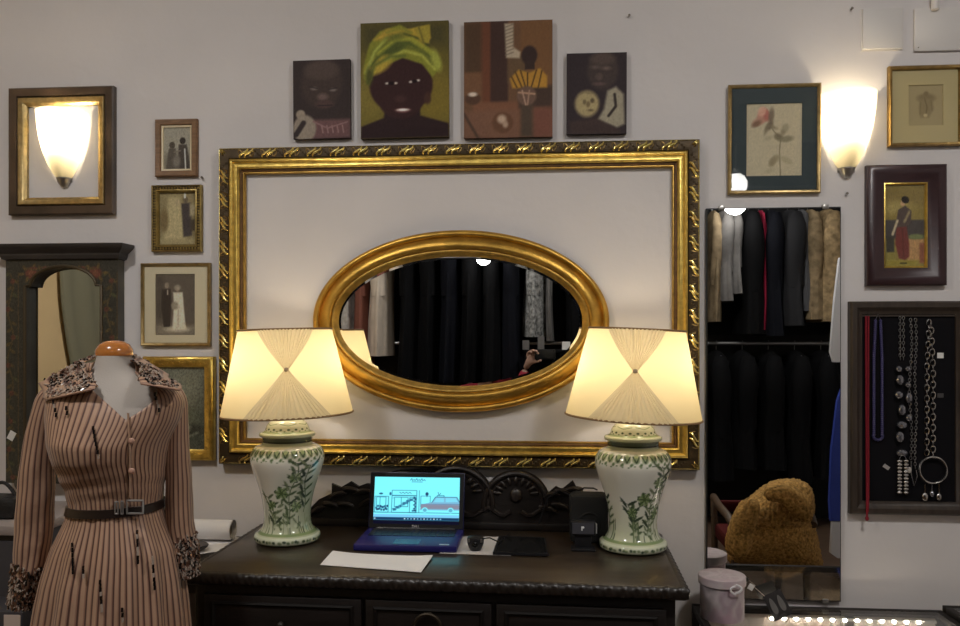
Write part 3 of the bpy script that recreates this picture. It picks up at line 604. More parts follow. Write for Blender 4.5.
def panel(a, b, zz0, zz1, name, par):
    mb = MB(); mb.box((a, yf - .016, zz0), (b, yf + .002, zz1), bev=.003)
    o = mb.build(name, dwood, par)
    rr_ = MB(); m = .022
    rect_sweep(rr_, a + m, zz0 + m * .8, b - m, zz1 - m * .8, [(0, .0), (0, .004), (.005, .007), (.010, .004), (.012, 0)], y=yf - .0155); rr_.build('panel_moulding', mat('wood_moulding', (.008, .006, .005), .6, spec=.2), o)
    return o
brass = mat('brass_aged', (0.30, 0.20, 0.09), .4, .9)
xs = [xl + .05, xl + .05 + (SW - .1) * .36, xr - .05 - (SW - .1) * .36, xr - .05]
for k in range(3):
    d = panel(xs[k] + .006, xs[k + 1] - .006, .615, .765, 'drawer', side); cxx = (xs[k] + xs[k + 1]) / 2
    if k != 1:
        MB().ball((cxx, yf - .024, .69), .010, 12, 8).build('knob', mat('knob_dark', (.02, .014, .01), .5), d); continue
    mb = MB(); zc = .700
    mb.tube([(cxx + .036 * math.cos(a), yf - .024 - .004 * math.sin(a), zc + .036 * math.sin(a)) for a in [2 * PI * i / 24 for i in range(24)]], .0045, 7, cyclic=True)
    mb.lathe([(0.001, 0), (.012, .0), (.010, .004)], (cxx, yf - .018, zc + .036), 12); mb.build('ring_pull', mat('bronze_dull', (.06, .045, .03), .45, .7), d)
for a_, b_ in ((xs[0], (xs[0] + xs[3]) / 2), ((xs[0] + xs[3]) / 2, xs[3])):
    d = panel(a_ + .006, b_ - .006, .10, .595, 'door', side)
    MB().ball(((b_ - .03) if a_ == xs[0] else (a_ + .03), yf - .024, .36), .011, 12, 8).build('knob', brass, d)
q = P(669, 600, yF); MB().box((q.x - .013, yf - .0022 , q.z - .0065), (q.x + .013, yf - .0005, q.z + .0065)).build('price_label', mat('white_card'), side, smooth=False)
# carved gallery along the back
YG = -.05
def G(px, py): p = P(px, py, YG); return (p.x, p.z)
zr0 = ZT0
gal = MB()
def circ(cx, cy, r, a0, a1, n=14): return [G(cx + r * math.cos(a0 + (a1 - a0) * k / n), cy - r * math.sin(a0 + (a1 - a0) * k / n)) for k in range(n + 1)]
out = [G(306, 530), G(306, 512), G(318, 500), G(331, 494), G(331, 484), G(340, 488), G(350, 482), G(358, 487), G(366, 484)]
out += circ(403, 503, 33, PI * .82, PI * .22) + circ(456, 505, 40, PI * .80, PI * .20, 20) + circ(516, 505, 35, PI * .78, PI * .12)
out += [G(556, 486), G(562, 489), G(573, 480), G(578, 490), G(588, 498), G(604, 512), G(604, 530)]
gb = MB().prism(out, YG, -.036 + .0).build('back_gallery', dwood, side)
MB().box((G(303, 530)[0], YG - .012, zr0), (G(607, 530)[0], YG + .012, zr0 + .026), bev=.005).build('gallery_rail', dwood, side)
cw = mat('wood_carving', (0.016, 0.011, 0.009), .4, noise=.3, nscale=15)
for cx, cy, r in ((403, 503, 33), (516, 505, 35), (456, 505, 40)):
    mb = MB(); n = 26
    def ringp(rad, y, n=26): return [(G(cx + rad * math.cos(a), cy - rad * math.sin(a))[0], y, G(cx + rad * math.cos(a), cy - rad * math.sin(a))[1]) for a in [-.15 + (PI + .3) * k / n for k in range(n + 1)]]
    mb.tube(ringp(r - 3, YG - .004), .008, 8); mb.tube(ringp(r - 8, YG - .002), .005, 6)
    g = G(cx, cy - r * .28); mb.ball((g[0], YG, g[1]), .022, 14, 10, (1, .6, 1.15))
    for k in range(9):
        an = PI * (k + .5) / 9; q = G(cx + r * .55 * math.cos(an), cy - r * .28 - r * .42 * math.sin(an))
        mb.ball((q[0], YG - .001, q[1]), .016, 8, 6, (1.1, .5, .45), Matrix.Rotation(-an, 3, 'Y'))
    for s in (-1, 1):
        mb.tube([(G(cx + s * r * (.15 + .16 * k), cy + 2 + 6 * math.sin(k * 1.1))[0], YG - .004, G(cx, cy + 6 + 4 * math.sin(k * 1.1))[1]) for k in range(6)], [.008, .009, .008, .007, .006, .003], 6)
    mb.build('carved_arch', cw, side)
for s, base in ((-1, [(338, 495), (350, 490), (362, 492), (345, 505), (330, 505), (318, 510), (366, 503)]), (1, [(552, 494), (564, 491), (574, 489), (560, 505), (548, 508), (585, 505), (596, 512)])):
    mb = MB(); rr = random.Random(3)
    for k, (px, py) in enumerate(base):
        g = G(px, py); an = -.5 + 1.1 * rr.random() + (PI if s < 0 else 0)
        mb.ball((g[0], YG - .003, g[1]), .030, 10, 7, (1.1, .35, .38), Matrix.Rotation(an, 3, 'Y'))
        mb.tube([(g[0] + .03 * math.cos(an) * (j / 4 - .5) * 2, YG - .016, g[1] - .03 * math.sin(an) * (j / 4 - .5) * 2 + .006 * math.sin(j)) for j in range(5)], [.002, .004, .004, .003, .001], 6)
    mb.build('leaf_carving', cw, side)
side.rotation_euler.z = math.radians(-1.3)
# ================================================================ table lamps
def spl(pts, n=6):
    out = []
    for i in range(len(pts) - 1):
        p0, p1, p2, p3 = pts[max(i - 1, 0)], pts[i], pts[i + 1], pts[min(i + 2, len(pts) - 1)]
        for k in range(n):
            t_ = k / n
            out.append(tuple(.5 * (2 * p1[c] + (p2[c] - p0[c]) * t_ + (2 * p0[c] - 5 * p1[c] + 4 * p2[c] - p3[c]) * t_ * t_ + (-p0[c] + 3 * p1[c] - 3 * p2[c] + p3[c]) * t_ ** 3) for c in (0, 1)))
    return out + [pts[-1]]
JAR = [(.090, 0), (.100, .004), (.104, .014), (.101, .024), (.090, .031), (.081, .040), (.075, .056), (.073, .078), (.074, .10), (.079, .135), (.088, .170), (.099, .203), (.110, .235), (.116, .260), (.114, .281), (.104, .297), (.089, .305), (.080, .309), (.078, .314), (.078, .331)]
LID = [(.079, .331), (.086, .334), (.088, .339), (.086, .344), (.078, .347), (.071, .351), (.068, .358), (.064, .368), (.055, .379), (.042, .387), (.026, .392), (.010, .394)]
WHT, GRN, DGR, MGR = (240, 238, 224), (134, 146, 110), (62, 76, 58), (100, 116, 82)
def jar_art(seed, side_):
    a = Art(420, .60, WHT); rr = random.Random(seed)
    V = lambda z: (.331 - z) / .331 * .60
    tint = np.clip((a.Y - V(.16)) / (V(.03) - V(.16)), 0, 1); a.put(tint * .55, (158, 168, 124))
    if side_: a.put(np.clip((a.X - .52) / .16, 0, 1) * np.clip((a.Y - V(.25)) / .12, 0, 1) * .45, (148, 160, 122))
    a.rect(0, V(.331), 1, V(.318), (96, 108, 92)); a.rect(0, V(.318), 1, V(.308), (176, 184, 160)); a.rect(0, V(.322), 1, V(.3165), (44, 52, 46))
    for k in range(26):                         # collar of looped leaves on the shoulder
        x = (k + .5) / 26; a.ell(x, V(.288), .016, .022, (140, 160, 112), soft=.006, op=.9); a.line([(x - .014, V(.296)), (x, V(.278)), (x + .014, V(.296))], .005, DGR, soft=.003)
        a.ell(x + .019, V(.272), .006, .010, (110, 134, 90), .5, soft=.004)
    for k in range(40): a.ell((k + .5) / 40, V(.266) + .004 * math.sin(k * 2.1), .004, .004, (132, 150, 112), soft=.003)
    def sprig(x, zb, h, n, lean):
        pts = [(x + lean * (j / n) + .012 * math.sin(j * 1.2), V(zb + h * j / n)) for j in range(n + 1)]
        a.line(pts, .006, MGR, soft=.003)
        for j, (px, py) in enumerate(pts[1:]):
            for s in (-1, 1):
                c = [GRN, MGR, DGR][rr.randrange(3)]; L_ = .024 + .014 * rr.random(); an = -.8 * s + .4 * rr.random()
                a.ell(px + s * L_ * .8, py - .008, L_, .0075, c, an, soft=.003); a.line([(px, py), (px + s * L_ * 1.5, py - .016 * (1 if s * an < 0 else 0))], .003, DGR, soft=.002)
    def flower(x, z, r):
        for k in range(6):
            an = k * PI / 3 + rr.random() * .3; a.ell(x + r * .8 * math.cos(an), V(z) + r * .8 * math.sin(an), r * .62, r * .4, (150, 168, 116) if k % 2 else (120, 144, 92), an, soft=.004)
            a.line([(x + r * .4 * math.cos(an), V(z) + r * .4 * math.sin(an)), (x + r * 1.35 * math.cos(an), V(z) + r * 1.35 * math.sin(an)), (x + r * 1.2 * math.cos(an + .4), V(z) + r * 1.2 * math.sin(an + .4))], .0045, DGR, soft=.002)
        a.ell(x, V(z), r * .35, r * .35, (88, 108, 66), soft=.004)
    for k in range(26):
        x = .50 + .20 * rr.random(); z_ = .05 + .12 * rr.random(); L_ = .012 + .014 * rr.random(); an = rr.random() * PI; a.ell(x, V(z_), L_, L_ * .42, [GRN, MGR, (150, 160, 126)][k % 3], an, soft=.003); a.line([(x - L_ * math.cos(an), V(z_) - L_ * math.sin(an)), (x + L_ * math.cos(an), V(z_) + L_ * math.sin(an))], .0025, DGR, soft=.002)
    spots = [(.10, .05, .18, 7, .04), (.90, .05, .16, 6, -.03), (.30, .06, .10, 5, .02), (.60, .06, .20, 8, .05), (.72, .10, .15, 6, -.02), (.52, .05, .10, 4, -.03)]
    for q in spots: sprig(*q)
    for q in [(.57, .165, .030), (.64, .215, .024), (.66, .12, .026), (.12, .18, .03), (.86, .2, .026), (.50, .125, .022)]: flower(*q)
    for k in range(46):                         # tangled grasses round the foot
        x = rr.random(); h = .02 + .04 * rr.random(); a.line([(x, V(.036)), (x + .02 * (rr.random() - .5), V(.04 + h))], .0045, [MGR, DGR, GRN][k % 3], soft=.003)
    for k in range(22): a.ell((k + .5) / 22, V(.06), .012, .010, (206, 212, 180), soft=.005, op=.8)
    a.rect(0, V(.037), 1, V(.030), (132, 150, 104)); a.rect(0, V(.027), 1, V(.004), (212, 216, 190))
    for k in range(60): a.ell((k + rr.random()) / 60, V(.015) + .008 * (rr.random() - .5), .007, .008, [MGR, GRN, DGR][k % 3], rr.random() * 3, soft=.004)
    a.rect(0, V(.005), 1, V(0), (120, 140, 96))
    return a
def lid_art():
    a = Art(260, .30, (226, 230, 212)); V = lambda z: (.394 - z) / .063 * .30
    a.rect(0, V(.346), 1, V(.331), (214, 222, 198)); a.rect(0, V(.352), 1, V(.347), (150, 166, 128)); a.rect(0, V(.3345), 1, V(.331), (126, 142, 108))
    for k in range(18): a.ell((k + .5) / 18, V(.359), .011, .013, (70, 92, 66), soft=.004); a.ell((k + 1) / 18, V(.354), .008, .008, (120, 142, 98), soft=.004)
    for k in range(6): a.line([((k + .1) / 6, V(.376)), ((k + .5) / 6, V(.371)), ((k + .9) / 6, V(.376))], .008, (132, 156, 112), soft=.005)
    a.rect(0, V(.388), 1, V(.386), (150, 170, 130))
    return a
cer = paint_mat('glazed_ceramic', .14, .5, coat=.3)
def col_lathe(name, prof, art, c, rot, par, seg=300):
    prof = spl(prof, 7); zs = np.array([p[1] for p in prof]); rs = np.array([p[0] for p in prof])
    # resample evenly along the outline so the drawing stays fine
    d = np.concatenate([[0], np.cumsum(np.hypot(np.diff(rs), np.diff(zs)))]); s = np.linspace(0, d[-1], 190); rs, zs = np.interp(s, d, rs), np.interp(s, d, zs)
    an = np.arange(seg) / seg * 2 * PI; R, AA = np.meshgrid(rs, an, indexing='ij'); Z, _ = np.meshgrid(zs, an, indexing='ij')
    co = np.stack([c[0] + R * np.sin(AA), c[1] - R * np.cos(AA), c[2] + Z], -1).reshape(-1, 3)
    tx = ((AA + rot) / (2 * PI) + .5) % 1.0; ty = (zs.max() - Z) / (zs.max() - zs.min())
    lin = to_lin(art.img, 1); cols = lin[np.clip((ty * (art.ny - 1)).astype(int), 0, art.ny - 1), np.clip((tx * (art.nx - 1)).astype(int), 0, art.nx - 1)].reshape(-1, 3)
    i = np.arange(len(rs) * seg).reshape(len(rs), seg); j = np.roll(i, -1, 1)
    q = np.stack([i[:-1], j[:-1], j[1:], i[1:]], -1).reshape(-1, 4).tolist(); q.append(i[0][::-1].tolist()); q.append(i[-1].tolist())
    me = bpy.data.meshes.new(name); me.from_pydata(co.tolist(), [], q); set_col(me, cols); me.materials.append(cer)
    return link(name, me, par, ang=50)
shade_m = translucent_mat('shade_fabric', (0.92, 0.80, 0.52), .35)
pleat_m = translucent_mat('shade_pleats', (0.74, 0.64, 0.43), .55)
piping_m = mat('shade_piping', A(96, 74, 48), .6)
lb = bulb_mat('bulb_lamp', (1.0, 0.83, 0.58), LAMP_S)
ZS0, ZS1, RS0, RS1 = .404, .672, .207, .147
def table_lamp(px, py, tilt, rot, seed, side_, label):
    c = T(px, py, ZT0); c.z = ZT0 + .001
    t = thing('table_lamp', label, 'table lamp', c, 'pair of ginger jar lamps on the sideboard')
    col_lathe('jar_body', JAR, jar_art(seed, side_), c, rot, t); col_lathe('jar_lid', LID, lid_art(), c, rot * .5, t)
    th0 = math.atan2(CAM.x - c.x, c.y - CAM.y)
    MB().lathe([(.016, .392), (.016, .398), (.010, .402), (.010, .44), (.014, .445), (.014, .47), (.017, .472), (.017, .5), (.012, .502)], c, 20, cap=True).build('socket', brass, t)
    lat = Vector((math.cos(th0), math.sin(th0), 0)) * .068
    for s in (-1, 1):
        MB().ball((c.x + s * lat.x, c.y + s * lat.y, c.z + .555), .026, 16, 12, (1, 1, 1.25)).build('bulb', lb, t)
        MB().tube([(c.x, c.y, c.z + .49), (c.x + s * lat.x, c.y + s * lat.y, c.z + .495), (c.x + s * lat.x, c.y + s * lat.y, c.z + .525)], .008, 10).build('bulb_arm', brass, t)
    tm = Matrix.Translation(c + Vector((0, 0, .41))) @ Matrix.Rotation(tilt, 4, 'Y') @ Matrix.Translation(-(c + Vector((0, 0, .41))))
    TA = .545
    def w(tt): return .035 + ((TA - tt) / TA * .655 if tt < TA else (tt - TA) / (1 - TA) * .58)
    def pt(th, tt, e=0.0):
        r = RS0 + (RS1 - RS0) * tt + e; th = th + th0
        return (c.x + r * math.sin(th), c.y - r * math.cos(th), c.z + ZS0 + (ZS1 - ZS0) * tt)
    N = 44; rows = [[pt(w(k / N) + (2 * PI - 2 * w(k / N)) * j / 96, k / N) for j in range(97)] for k in range(N + 1)]
    sh = MB().grid(rows).xform(tm).build('lamp_shade', shade_m, t)
    rows = []
    for k in range(N + 1):
        tt = k / N; ww = w(tt); r_ = []
        for j in range(145):
            s = j / 72 - 1; am = .0032 * min(1, .35 + 2 * abs(tt - TA)); ed = 1 - abs(s) ** 8
            r_.append(pt(s * ww, tt, (.0012 + am * (abs(math.sin(s * 15.5 * PI / 2 + .5 * math.sin(s * 9))) - .25)) * ed))
        rows.append(r_)
    MB().grid(rows).xform(tm).build('shade_pleats', pleat_m, sh)
    k_ = MB(); q = pt(0, TA, .004); k_.ball(q, .006, 10, 8, (1.3, .7, 1.1)); k_.xform(tm).build('gather_knot', mat('knot_fabric', A(120, 104, 84), .8), sh)
    for tt, nm in ((0.0, 'lower_piping'), (1.0, 'upper_piping')):
        MB().tube([pt(2 * PI * j / 96, tt) for j in range(96)], .0034, 6, cyclic=True).xform(tm).build(nm, piping_m, sh)
    sp = MB()
    for k in range(3):
        an = k * 2 * PI / 3 + .5; sp.tube([(c.x, c.y, c.z + .50), pt(an, .12)], .0016, 6)
    sp.xform(tm).build('shade_spider', brass, sh)
    return t
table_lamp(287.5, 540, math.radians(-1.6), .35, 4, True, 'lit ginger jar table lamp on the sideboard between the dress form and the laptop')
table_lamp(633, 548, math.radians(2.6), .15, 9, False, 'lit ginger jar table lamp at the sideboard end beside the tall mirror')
# ================================================================ laptop
blackp = mat('black_plastic', (0.012, 0.012, 0.014), .35)
bluep = mat('laptop_blue', (0.012, 0.010, 0.115), .42)
lx0, lx1, lyb, lyf, lz = -.578, -.262, -.150, -.365, ZT0 + .002
lt = thing('laptop', 'blue laptop open on the sideboard showing a line drawing of a shop front', 'laptop', ((lx0 + lx1) / 2, lyb, lz))
MB().box((lx0, lyf, lz), (lx1, lyb, lz + .020), bev=.004).build('base', bluep, lt)
kb = MB(); kw = (lx1 - lx0 - .04) / 14
for r_ in range(5):
    for k in range(14): kb.box((lx0 + .02 + k * kw + .001, lyb - .03 - r_ * .018, lz + .0195), (lx0 + .02 + (k + 1) * kw - .001, lyb - .03 - r_ * .018 + .015, lz + .0215))
kb.build('keyboard', blackp, lt, smooth=False)
MB().box((-.46, lyf + .015, lz + .0195), (-.38, lyf + .075, lz + .0205)).build('touchpad', mat('laptop_blue_dark', (.008, .008, .07), .25), lt, smooth=False)
MB().box((lx1 - .055, lyf + .012, lz + .0195), (lx1 - .025, lyf + .024, lz + .0205)).build('maker_sticker', mat('sticker_silver', (.5, .5, .55), .4, .5), lt, smooth=False)
LH = .184; tl = Matrix.Translation((0, lyb - .004, lz + .018)) @ Matrix.Rotation(math.radians(-13), 4, 'X')
lid = MB().box((lx0, -.004, 0), (lx1, .006, LH), bev=.003).xform(tl).build('screen_lid', mat('laptop_blue_lid', (.008, .010, .06), .4), lt)
hb = MB(); hb.tube([(lx0 + .03, 0, 0), (lx1 - .03, 0, 0)], .009, 12); hb.xform(tl).build('hinge', blackp, lt)
rz = MB(); rect_sweep(rz, lx0 + .003, .003, lx1 - .003, LH - .003, [(0, 0), (0, .0015), (.013, .0015), (.013, 0)], y=-.004); rz.xform(tl).build('bezel', blackp, lid, smooth=False)
# what is on the screen
sa = Art(190, .575, (124, 240, 250)); K = (34, 92, 130); D = (24, 60, 100)
sa.rect(0, 0, 1, .014, (84, 150, 190)); sa.rect(.6, 0, .82, .014, (40, 90, 140)); sa.rect(.86, .004, .9, .012, (210, 240, 250)); sa.rect(.94, .004, .98, .012, (210, 240, 250)); sa.rect(0, .535, 1, .575, (18, 56, 92)); sa.rect(0, .50, 1, .535, (118, 196, 236))
for k in range(12): sa.rect(.36 + .038 * k, .547, .375 + .038 * k, .562, (140, 200, 226) if k % 3 else (220, 240, 250))
sa.rect(.01, .547, .025, .562, (200, 230, 240))
for k in range(6): sa.line([(.42 + .03 * k, .055), (.435 + .03 * k, .035 + .012 * (k % 2)), (.445 + .03 * k, .06)], .006, K)
sa.line([(.44, .078), (.56, .078)], .006, K)
sa.line([(0.0, .475), (1, .475)], .006, K)
def sr(x0, y0, x1, y1, w=.006): sa.line([(x0, y0), (x1, y0), (x1, y1), (x0, y1), (x0, y0)], w, K)
sr(.01, .27, .17, .475); sr(.03, .28, .14, .40); sa.line([(.07, .28), (.07, .4)], .005, K); sa.ell(.08, .235, .022, .012, K); sa.ell(.19, .235, .012, .02, K)
for k in range(14): sa.ell(.03 + .01 * k, .42 + .025 * math.sin(k * 2.3), .012, .014, D if k % 2 else K)
sr(.21, .19, .50, .255); 
for k in range(7): sa.line([(.30 + .02 * k, .215 + .012 * (k % 2)), (.315 + .02 * k, .228 - .01 * (k % 2))], .006, K)
sr(.21, .26, .50, .475); sr(.24, .28, .40, .40); sr(.42, .28, .49, .475); sa.line([(.32, .28), (.32, .4)], .005, K)
for k in range(40):
    sa.ell(.225 + .27 * ((k * .618) % 1), .29 + .17 * ((k * .377) % 1), .006 + .006 * (k % 3), .006 + .005 * (k % 2), K if k % 3 else (70, 150, 180), op=.85)
for k in range(8): sa.ell(.475 + .012 * (k % 2), .28 + .024 * k, .012, .01, D)
sa.line([(.53, .19), (.53, .475)], .005, K); sa.ell(.62, .232, .018, .022, D); sa.line([(.62, .25), (.62, .27)], .006, D); sr(.74, .25, .82, .27); sa.line([(.75, .21), (.76, .25), (.78, .22)], .006, K); sr(.55, .26, .66, .40, .005)
sa.poly([(.68, .34), (.72, .27), (.97, .27), (1.0, .33), (1.0, .44), (.54, .44), (.56, .37), (.66, .34)], (116, 178, 210)); sa.poly([(.70, .335), (.735, .28), (.82, .28), (.82, .335)], (120, 210, 235)); sa.poly([(.84, .28), (.96, .28), (.985, .33), (.84, .335)], (120, 210, 235))
sa.line([(.56, .365), (1.0, .36)], .008, (104, 112, 146)); sa.rect(.55, .37, 1.0, .425, (128, 132, 152)); sa.line([(.68, .34), (.72, .27), (.97, .27), (1.0, .33)], .006, D)
for cx in (.60, .90): sa.ell(cx, .44, .036, .036, (124, 232, 244)); sa.ell(cx, .44, .022, .022, (90, 170, 200))
so = art_mesh('display', sa, lx0 + .016, .016 + .012, lx1 - .016, LH - .012, 0, paint_mat('screen_glow', .25, .3, emission=1.15), lid, k=1)
so.data.transform(Matrix.Translation(ORG[lid.name])); so.data.transform(tl @ Matrix.Translation((0, -.0048, 0))); so.data.transform(Matrix.Translation(-ORG[lid.name]))
def text_mesh(name, s, size, m, mtx, parent):
    cu = bpy.data.curves.new(name, 'FONT'); cu.body = s; cu.size = size; cu.align_x = 'CENTER'; cu.extrude = size * .02
    o = bpy.data.objects.new(name, cu); C.objects.link(o); bpy.context.view_layer.update()
    me = bpy.data.meshes.new_from_object(o.evaluated_get(bpy.context.evaluated_depsgraph_get())); bpy.data.objects.remove(o); bpy.data.curves.remove(cu)
    me.transform(mtx); me.materials.append(m); return link(name, me, parent, smooth=False)
text_mesh('maker_lettering', 'DELL', .011, mat('letter_silver', (.6, .6, .65), .4), tl @ Matrix.Translation(((lx0 + lx1) / 2, -.0061, .0055)) @ Matrix.Rotation(PI / 2, 4, 'X'), lid)
# ================================================================ things on the sideboard
paperm = mat('paper_white', (0.78, 0.76, 0.75), .8)
def sheet(name, label, pix, z, m, n=10, curl=.0, th=.0008, cat='paper', group=None):
    c = [T(px, py, z) for px, py in pix]; rows = []; mb = MB()
    for i in range(n + 1):
        u = i / n; r_ = []
        for j in range(n + 1):
            v = j / n; p = (c[0] * (1 - v) + c[1] * v) * (1 - u) + (c[3] * (1 - v) + c[2] * v) * u
            r_.append((p.x, p.y, z + curl * (abs(v - .5) * 2) ** 3 * (1 - u) + .0006 * math.sin(u * 5 + v * 3) * (curl > 0) + .0006 * (curl > 0)))
        rows.append(r_)
    mb.grid(rows); mb.grid([[(x, y, zz + th) for x, y, zz in r] for r in rows[::-1]])
    return tag(mb.build(name, m), label, cat, group)
sheet('paper_sheet', 'white folded sheet lying in front of the laptop', [(333, 553), (433, 557.5), (421, 573), (320, 565)], ZT0 + .0015, paperm, curl=.006)
sheet('paper_sheet', 'white sheet under the small black gadget and tablet', [(463, 536.5), (499, 537), (511, 556), (439, 553.5)], ZT0 + .0015, mat('paper_grey', (.55, .52, .5), .8))
tb = [T(px, py, ZT0 + .004) for px, py in ((499, 538), (546, 539.5), (549, 556), (493, 554.5))]
t = thing('tablet', 'flat black tablet lying on the sideboard beside the white sheet', 'tablet', (sum((q.x for q in tb)) / 4, sum((q.y for q in tb)) / 4, ZT0))
def quad_slab(q, z0_, z1_):
    mb = MB(); a_ = [mb.bm.verts.new((p.x, p.y, z0_)) for p in q]; b_ = [mb.bm.verts.new((p.x, p.y, z1_)) for p in q]
    mb.face(a_); mb.face(b_)
    for k in range(4): mb.face((a_[k], a_[(k + 1) % 4], b_[(k + 1) % 4], b_[k]))
    return mb
quad_slab(tb, ZT0 + .0035, ZT0 + .011).build('case', blackp, t, smooth=False)
cc = sum(tb, Vector()) / 4; quad_slab([cc + (p - cc) * .92 for p in tb], ZT0 + .0108, ZT0 + .0115).build('screen', mat('black_glass', (.01, .01, .01), .08), t, smooth=False)
c = T(475.5, 550, ZT0 + .003); t = thing('webcam', 'small rounded black gadget with a cable, standing on the white sheet', 'webcam', c)
MB().lathe([(.002, 0), (.016, 0), (.021, .008), (.025, .022), (.026, .034), (.024, .040), (.015, .043), (.002, .044)], c, 24, sy=.8).build('body', blackp, t)
for s in (-1, 1): MB().box((c.x + s * .019 - .003, c.y - .021, c.z + .028), (c.x + s * .019 + .003, c.y - .014, c.z + .038), bev=.001).build('side_clip', nickel, t)
MB().lathe([(.001, 0), (.008, 0), (.009, .003), (.006, .004)], (0, 0, 0), 16).xform(Matrix.Translation((c.x, c.y - .019, c.z + .02)) @ Matrix.Rotation(PI / 2, 4, 'X')).build('lens', mat('black_glass'), t)
e1 = T(500, 536, ZT0); MB().tube([(c.x + .015, c.y + .016, c.z + .03), (c.x + .04, c.y + .04, c.z + .028), (c.x + .07, c.y + .05, c.z + .012), (e1.x + .03, e1.y + .02, ZT0 + .004)], .0022, 6).build('cable', blackp, t)
c = T(583, 549, ZT0 + .001); c.z = ZT0 + .001
t = thing('card_reader', 'small dark card reader on a stand in front of the black speaker', 'card reader', c)
MB().box((c.x - .036, c.y - .03, c.z), (c.x + .036, c.y + .03, c.z + .006), bev=.002).build('foot', blackp, t)
MB().box((c.x - .026, c.y - .004, c.z + .005), (c.x + .026, c.y + .012, c.z + .05), bev=.003).build('neck', blackp, t)
hd = MB().box((c.x - .038, c.y - .012, c.z + .044), (c.x + .038, c.y + .022, c.z + .086), bev=.004).build('head', blackp, t)
MB().box((c.x - .033, c.y - .0135, c.z + .049), (c.x + .033, c.y - .0115, c.z + .082)).build('screen', mat('grey_screen', A(46, 46, 50), .3), hd, smooth=False)
ic = MB(); ic.tube([(c.x - .004, c.y - .0145, c.z + .06), (c.x - .004, c.y - .0145, c.z + .072)], .0022, 6); ic.ball((c.x, c.y - .0142, c.z + .069), .0035, 8, 6, (1, .4, 1)); ic.build('icon', mat('icon_white', (.8, .8, .8), .5), hd)
MB().box((c.x + .0385, c.y - .01, c.z + .05), (c.x + .042, c.y + .012, c.z + .078)).build('side_slot', mat('grey_plastic', (.3, .3, .3), .5), hd, smooth=False)
c = T(588, 538, ZT0); c.z = ZT0 + .001; c.y = -.175
t = thing('speaker', 'black rounded box speaker standing against the sideboard gallery', 'speaker', c)
MB().box((c.x - .060, c.y - .045, c.z), (c.x + .060, c.y + .045, c.z + .150), bev=.014).build('cabinet', mat('black_cloth', (.010, .010, .010), .8, bump=.3, bscale=400), t)
MB().lathe([(.001, 0), (.034, 0), (.036, .003), (.032, .005)], (0, 0, 0), 24).xform(Matrix.Translation((c.x, c.y - .0445, c.z + .065)) @ Matrix.Rotation(PI / 2, 4, 'X')).build('grille', mat('black_cloth'), t)
cb_ = MB(); g0 = G(548, 490); cb_.tube([(g0[0] - .03, -.085, ZT0 + .03), (g0[0], -.08, g0[1] - .02), (g0[0] + .04, -.075, g0[1] + .005), (g0[0] + .07, -.08, g0[1] - .01), (c.x - .01, -.10, c.z + .153), (c.x + .02, -.11, c.z + .154), (c.x + .03, -.126, c.z + .152)], .0028, 6); tag(cb_.build('power_cable', blackp), 'thin black cable looped behind the speaker over the carved leaves', 'cable')
# ================================================================ side table left of the sideboard
zt = .782
t = thing('side_table', 'low dark side table with papers between the dress form and the sideboard', 'table', (-1.24, -.2, 0))
MB().box((-1.46, -.36, zt - .03), (-1.035, -.022, zt), bev=.004).build('tabletop', dwood, t)
for lx in (-1.44, -1.055):
    for ly in (-.34, -.045): MB().box((lx - .02, ly - .018, 0), (lx + .02, ly + .018, zt - .028), bev=.003).build('leg', dwood, t)
MB().box((-1.44, -.34, zt - .10), (-1.055, -.05, zt - .029)).build('apron', dwood, t, smooth=False)
def loose(name, label, pts, m, th=.0008, cat='paper', z=zt + .001):
    q = [Vector((x, y, z)) for x, y in pts]; return tag(quad_slab(q, z, z + th).build(name, m, smooth=False), label, cat)
loose('paper_sheet', 'loose white paper lying under the paper roll on the side table', [(-1.17, -.05), (-1.05, -.035), (-1.045, -.20), (-1.19, -.26)], paperm)
loose('paper_sheet', 'pale sheet poking out in front of the dark pouch', [(-1.20, -.20), (-1.06, -.13), (-1.05, -.23), (-1.16, -.31)], mat('paper_cream', (.66, .62, .57), .8), z=zt + .0025)
a_, b_ = T(196, 540, zt), T(236, 543, zt); ry = -.10
t = thing('paper_roll', 'thick roll of white paper lying on the side table beside the dress sleeve', 'paper roll', (-1.18, ry, zt + .003))
pr = .036; sp = []
rows = []
for xx in (-1.34, -1.28, -1.22, -1.16, -1.10, -1.058):
    rows.append([(xx, ry + (pr - .011 * k / 80) * math.sin(2 * PI * 3 * k / 80), zt + .004 + pr - (pr - .011 * k / 80) * math.cos(2 * PI * 3 * k / 80)) for k in range(81)])
MB().grid(rows).build('rolled_paper', mat('paper_white'), t)
MB().tube([(-1.335, ry, zt + .004 + pr), (-1.07, ry, zt + .004 + pr)], .021, 24).build('cardboard_core', mat('cardboard', (.3, .25, .2), .8), t)
c = Vector((-1.155, -.235, zt + .004))
t = thing('pouch', 'small dark grey rounded pouch lying on papers in front of the paper roll', 'pouch', c)
MB().ball((c.x, c.y, c.z + .017), 1, 20, 12, (.068, .045, .017)).build('body', mat('felt_grey', A(52, 48, 46), .9, bump=.2, bscale=200), t)
MB().tube([(c.x + .067 * math.cos(k * PI / 12), c.y - .0445 * math.sin(k * PI / 12), c.z + .018) for k in range(13)], .0018, 6).build('seam', blackp, t)
c = P(163, 545, -.10); c = Vector((-1.37, -.095, zt + .001))
t = thing('lidded_box', 'reddish brown box with a pale lid, seen between dress waist and sleeve', 'box', (-1.395, -.20, zt + .001))
MB().box((-1.445, -.245, zt + .001), (-1.345, -.155, zt + .085), bev=.003).build('body', mat('card_redbrown', A(84, 52, 42), .7), t)
MB().box((-1.448, -.248, zt + .083), (-1.342, -.152, zt + .105), bev=.003).build('lid', mat('card_pale', A(150, 138, 130), .7), t)
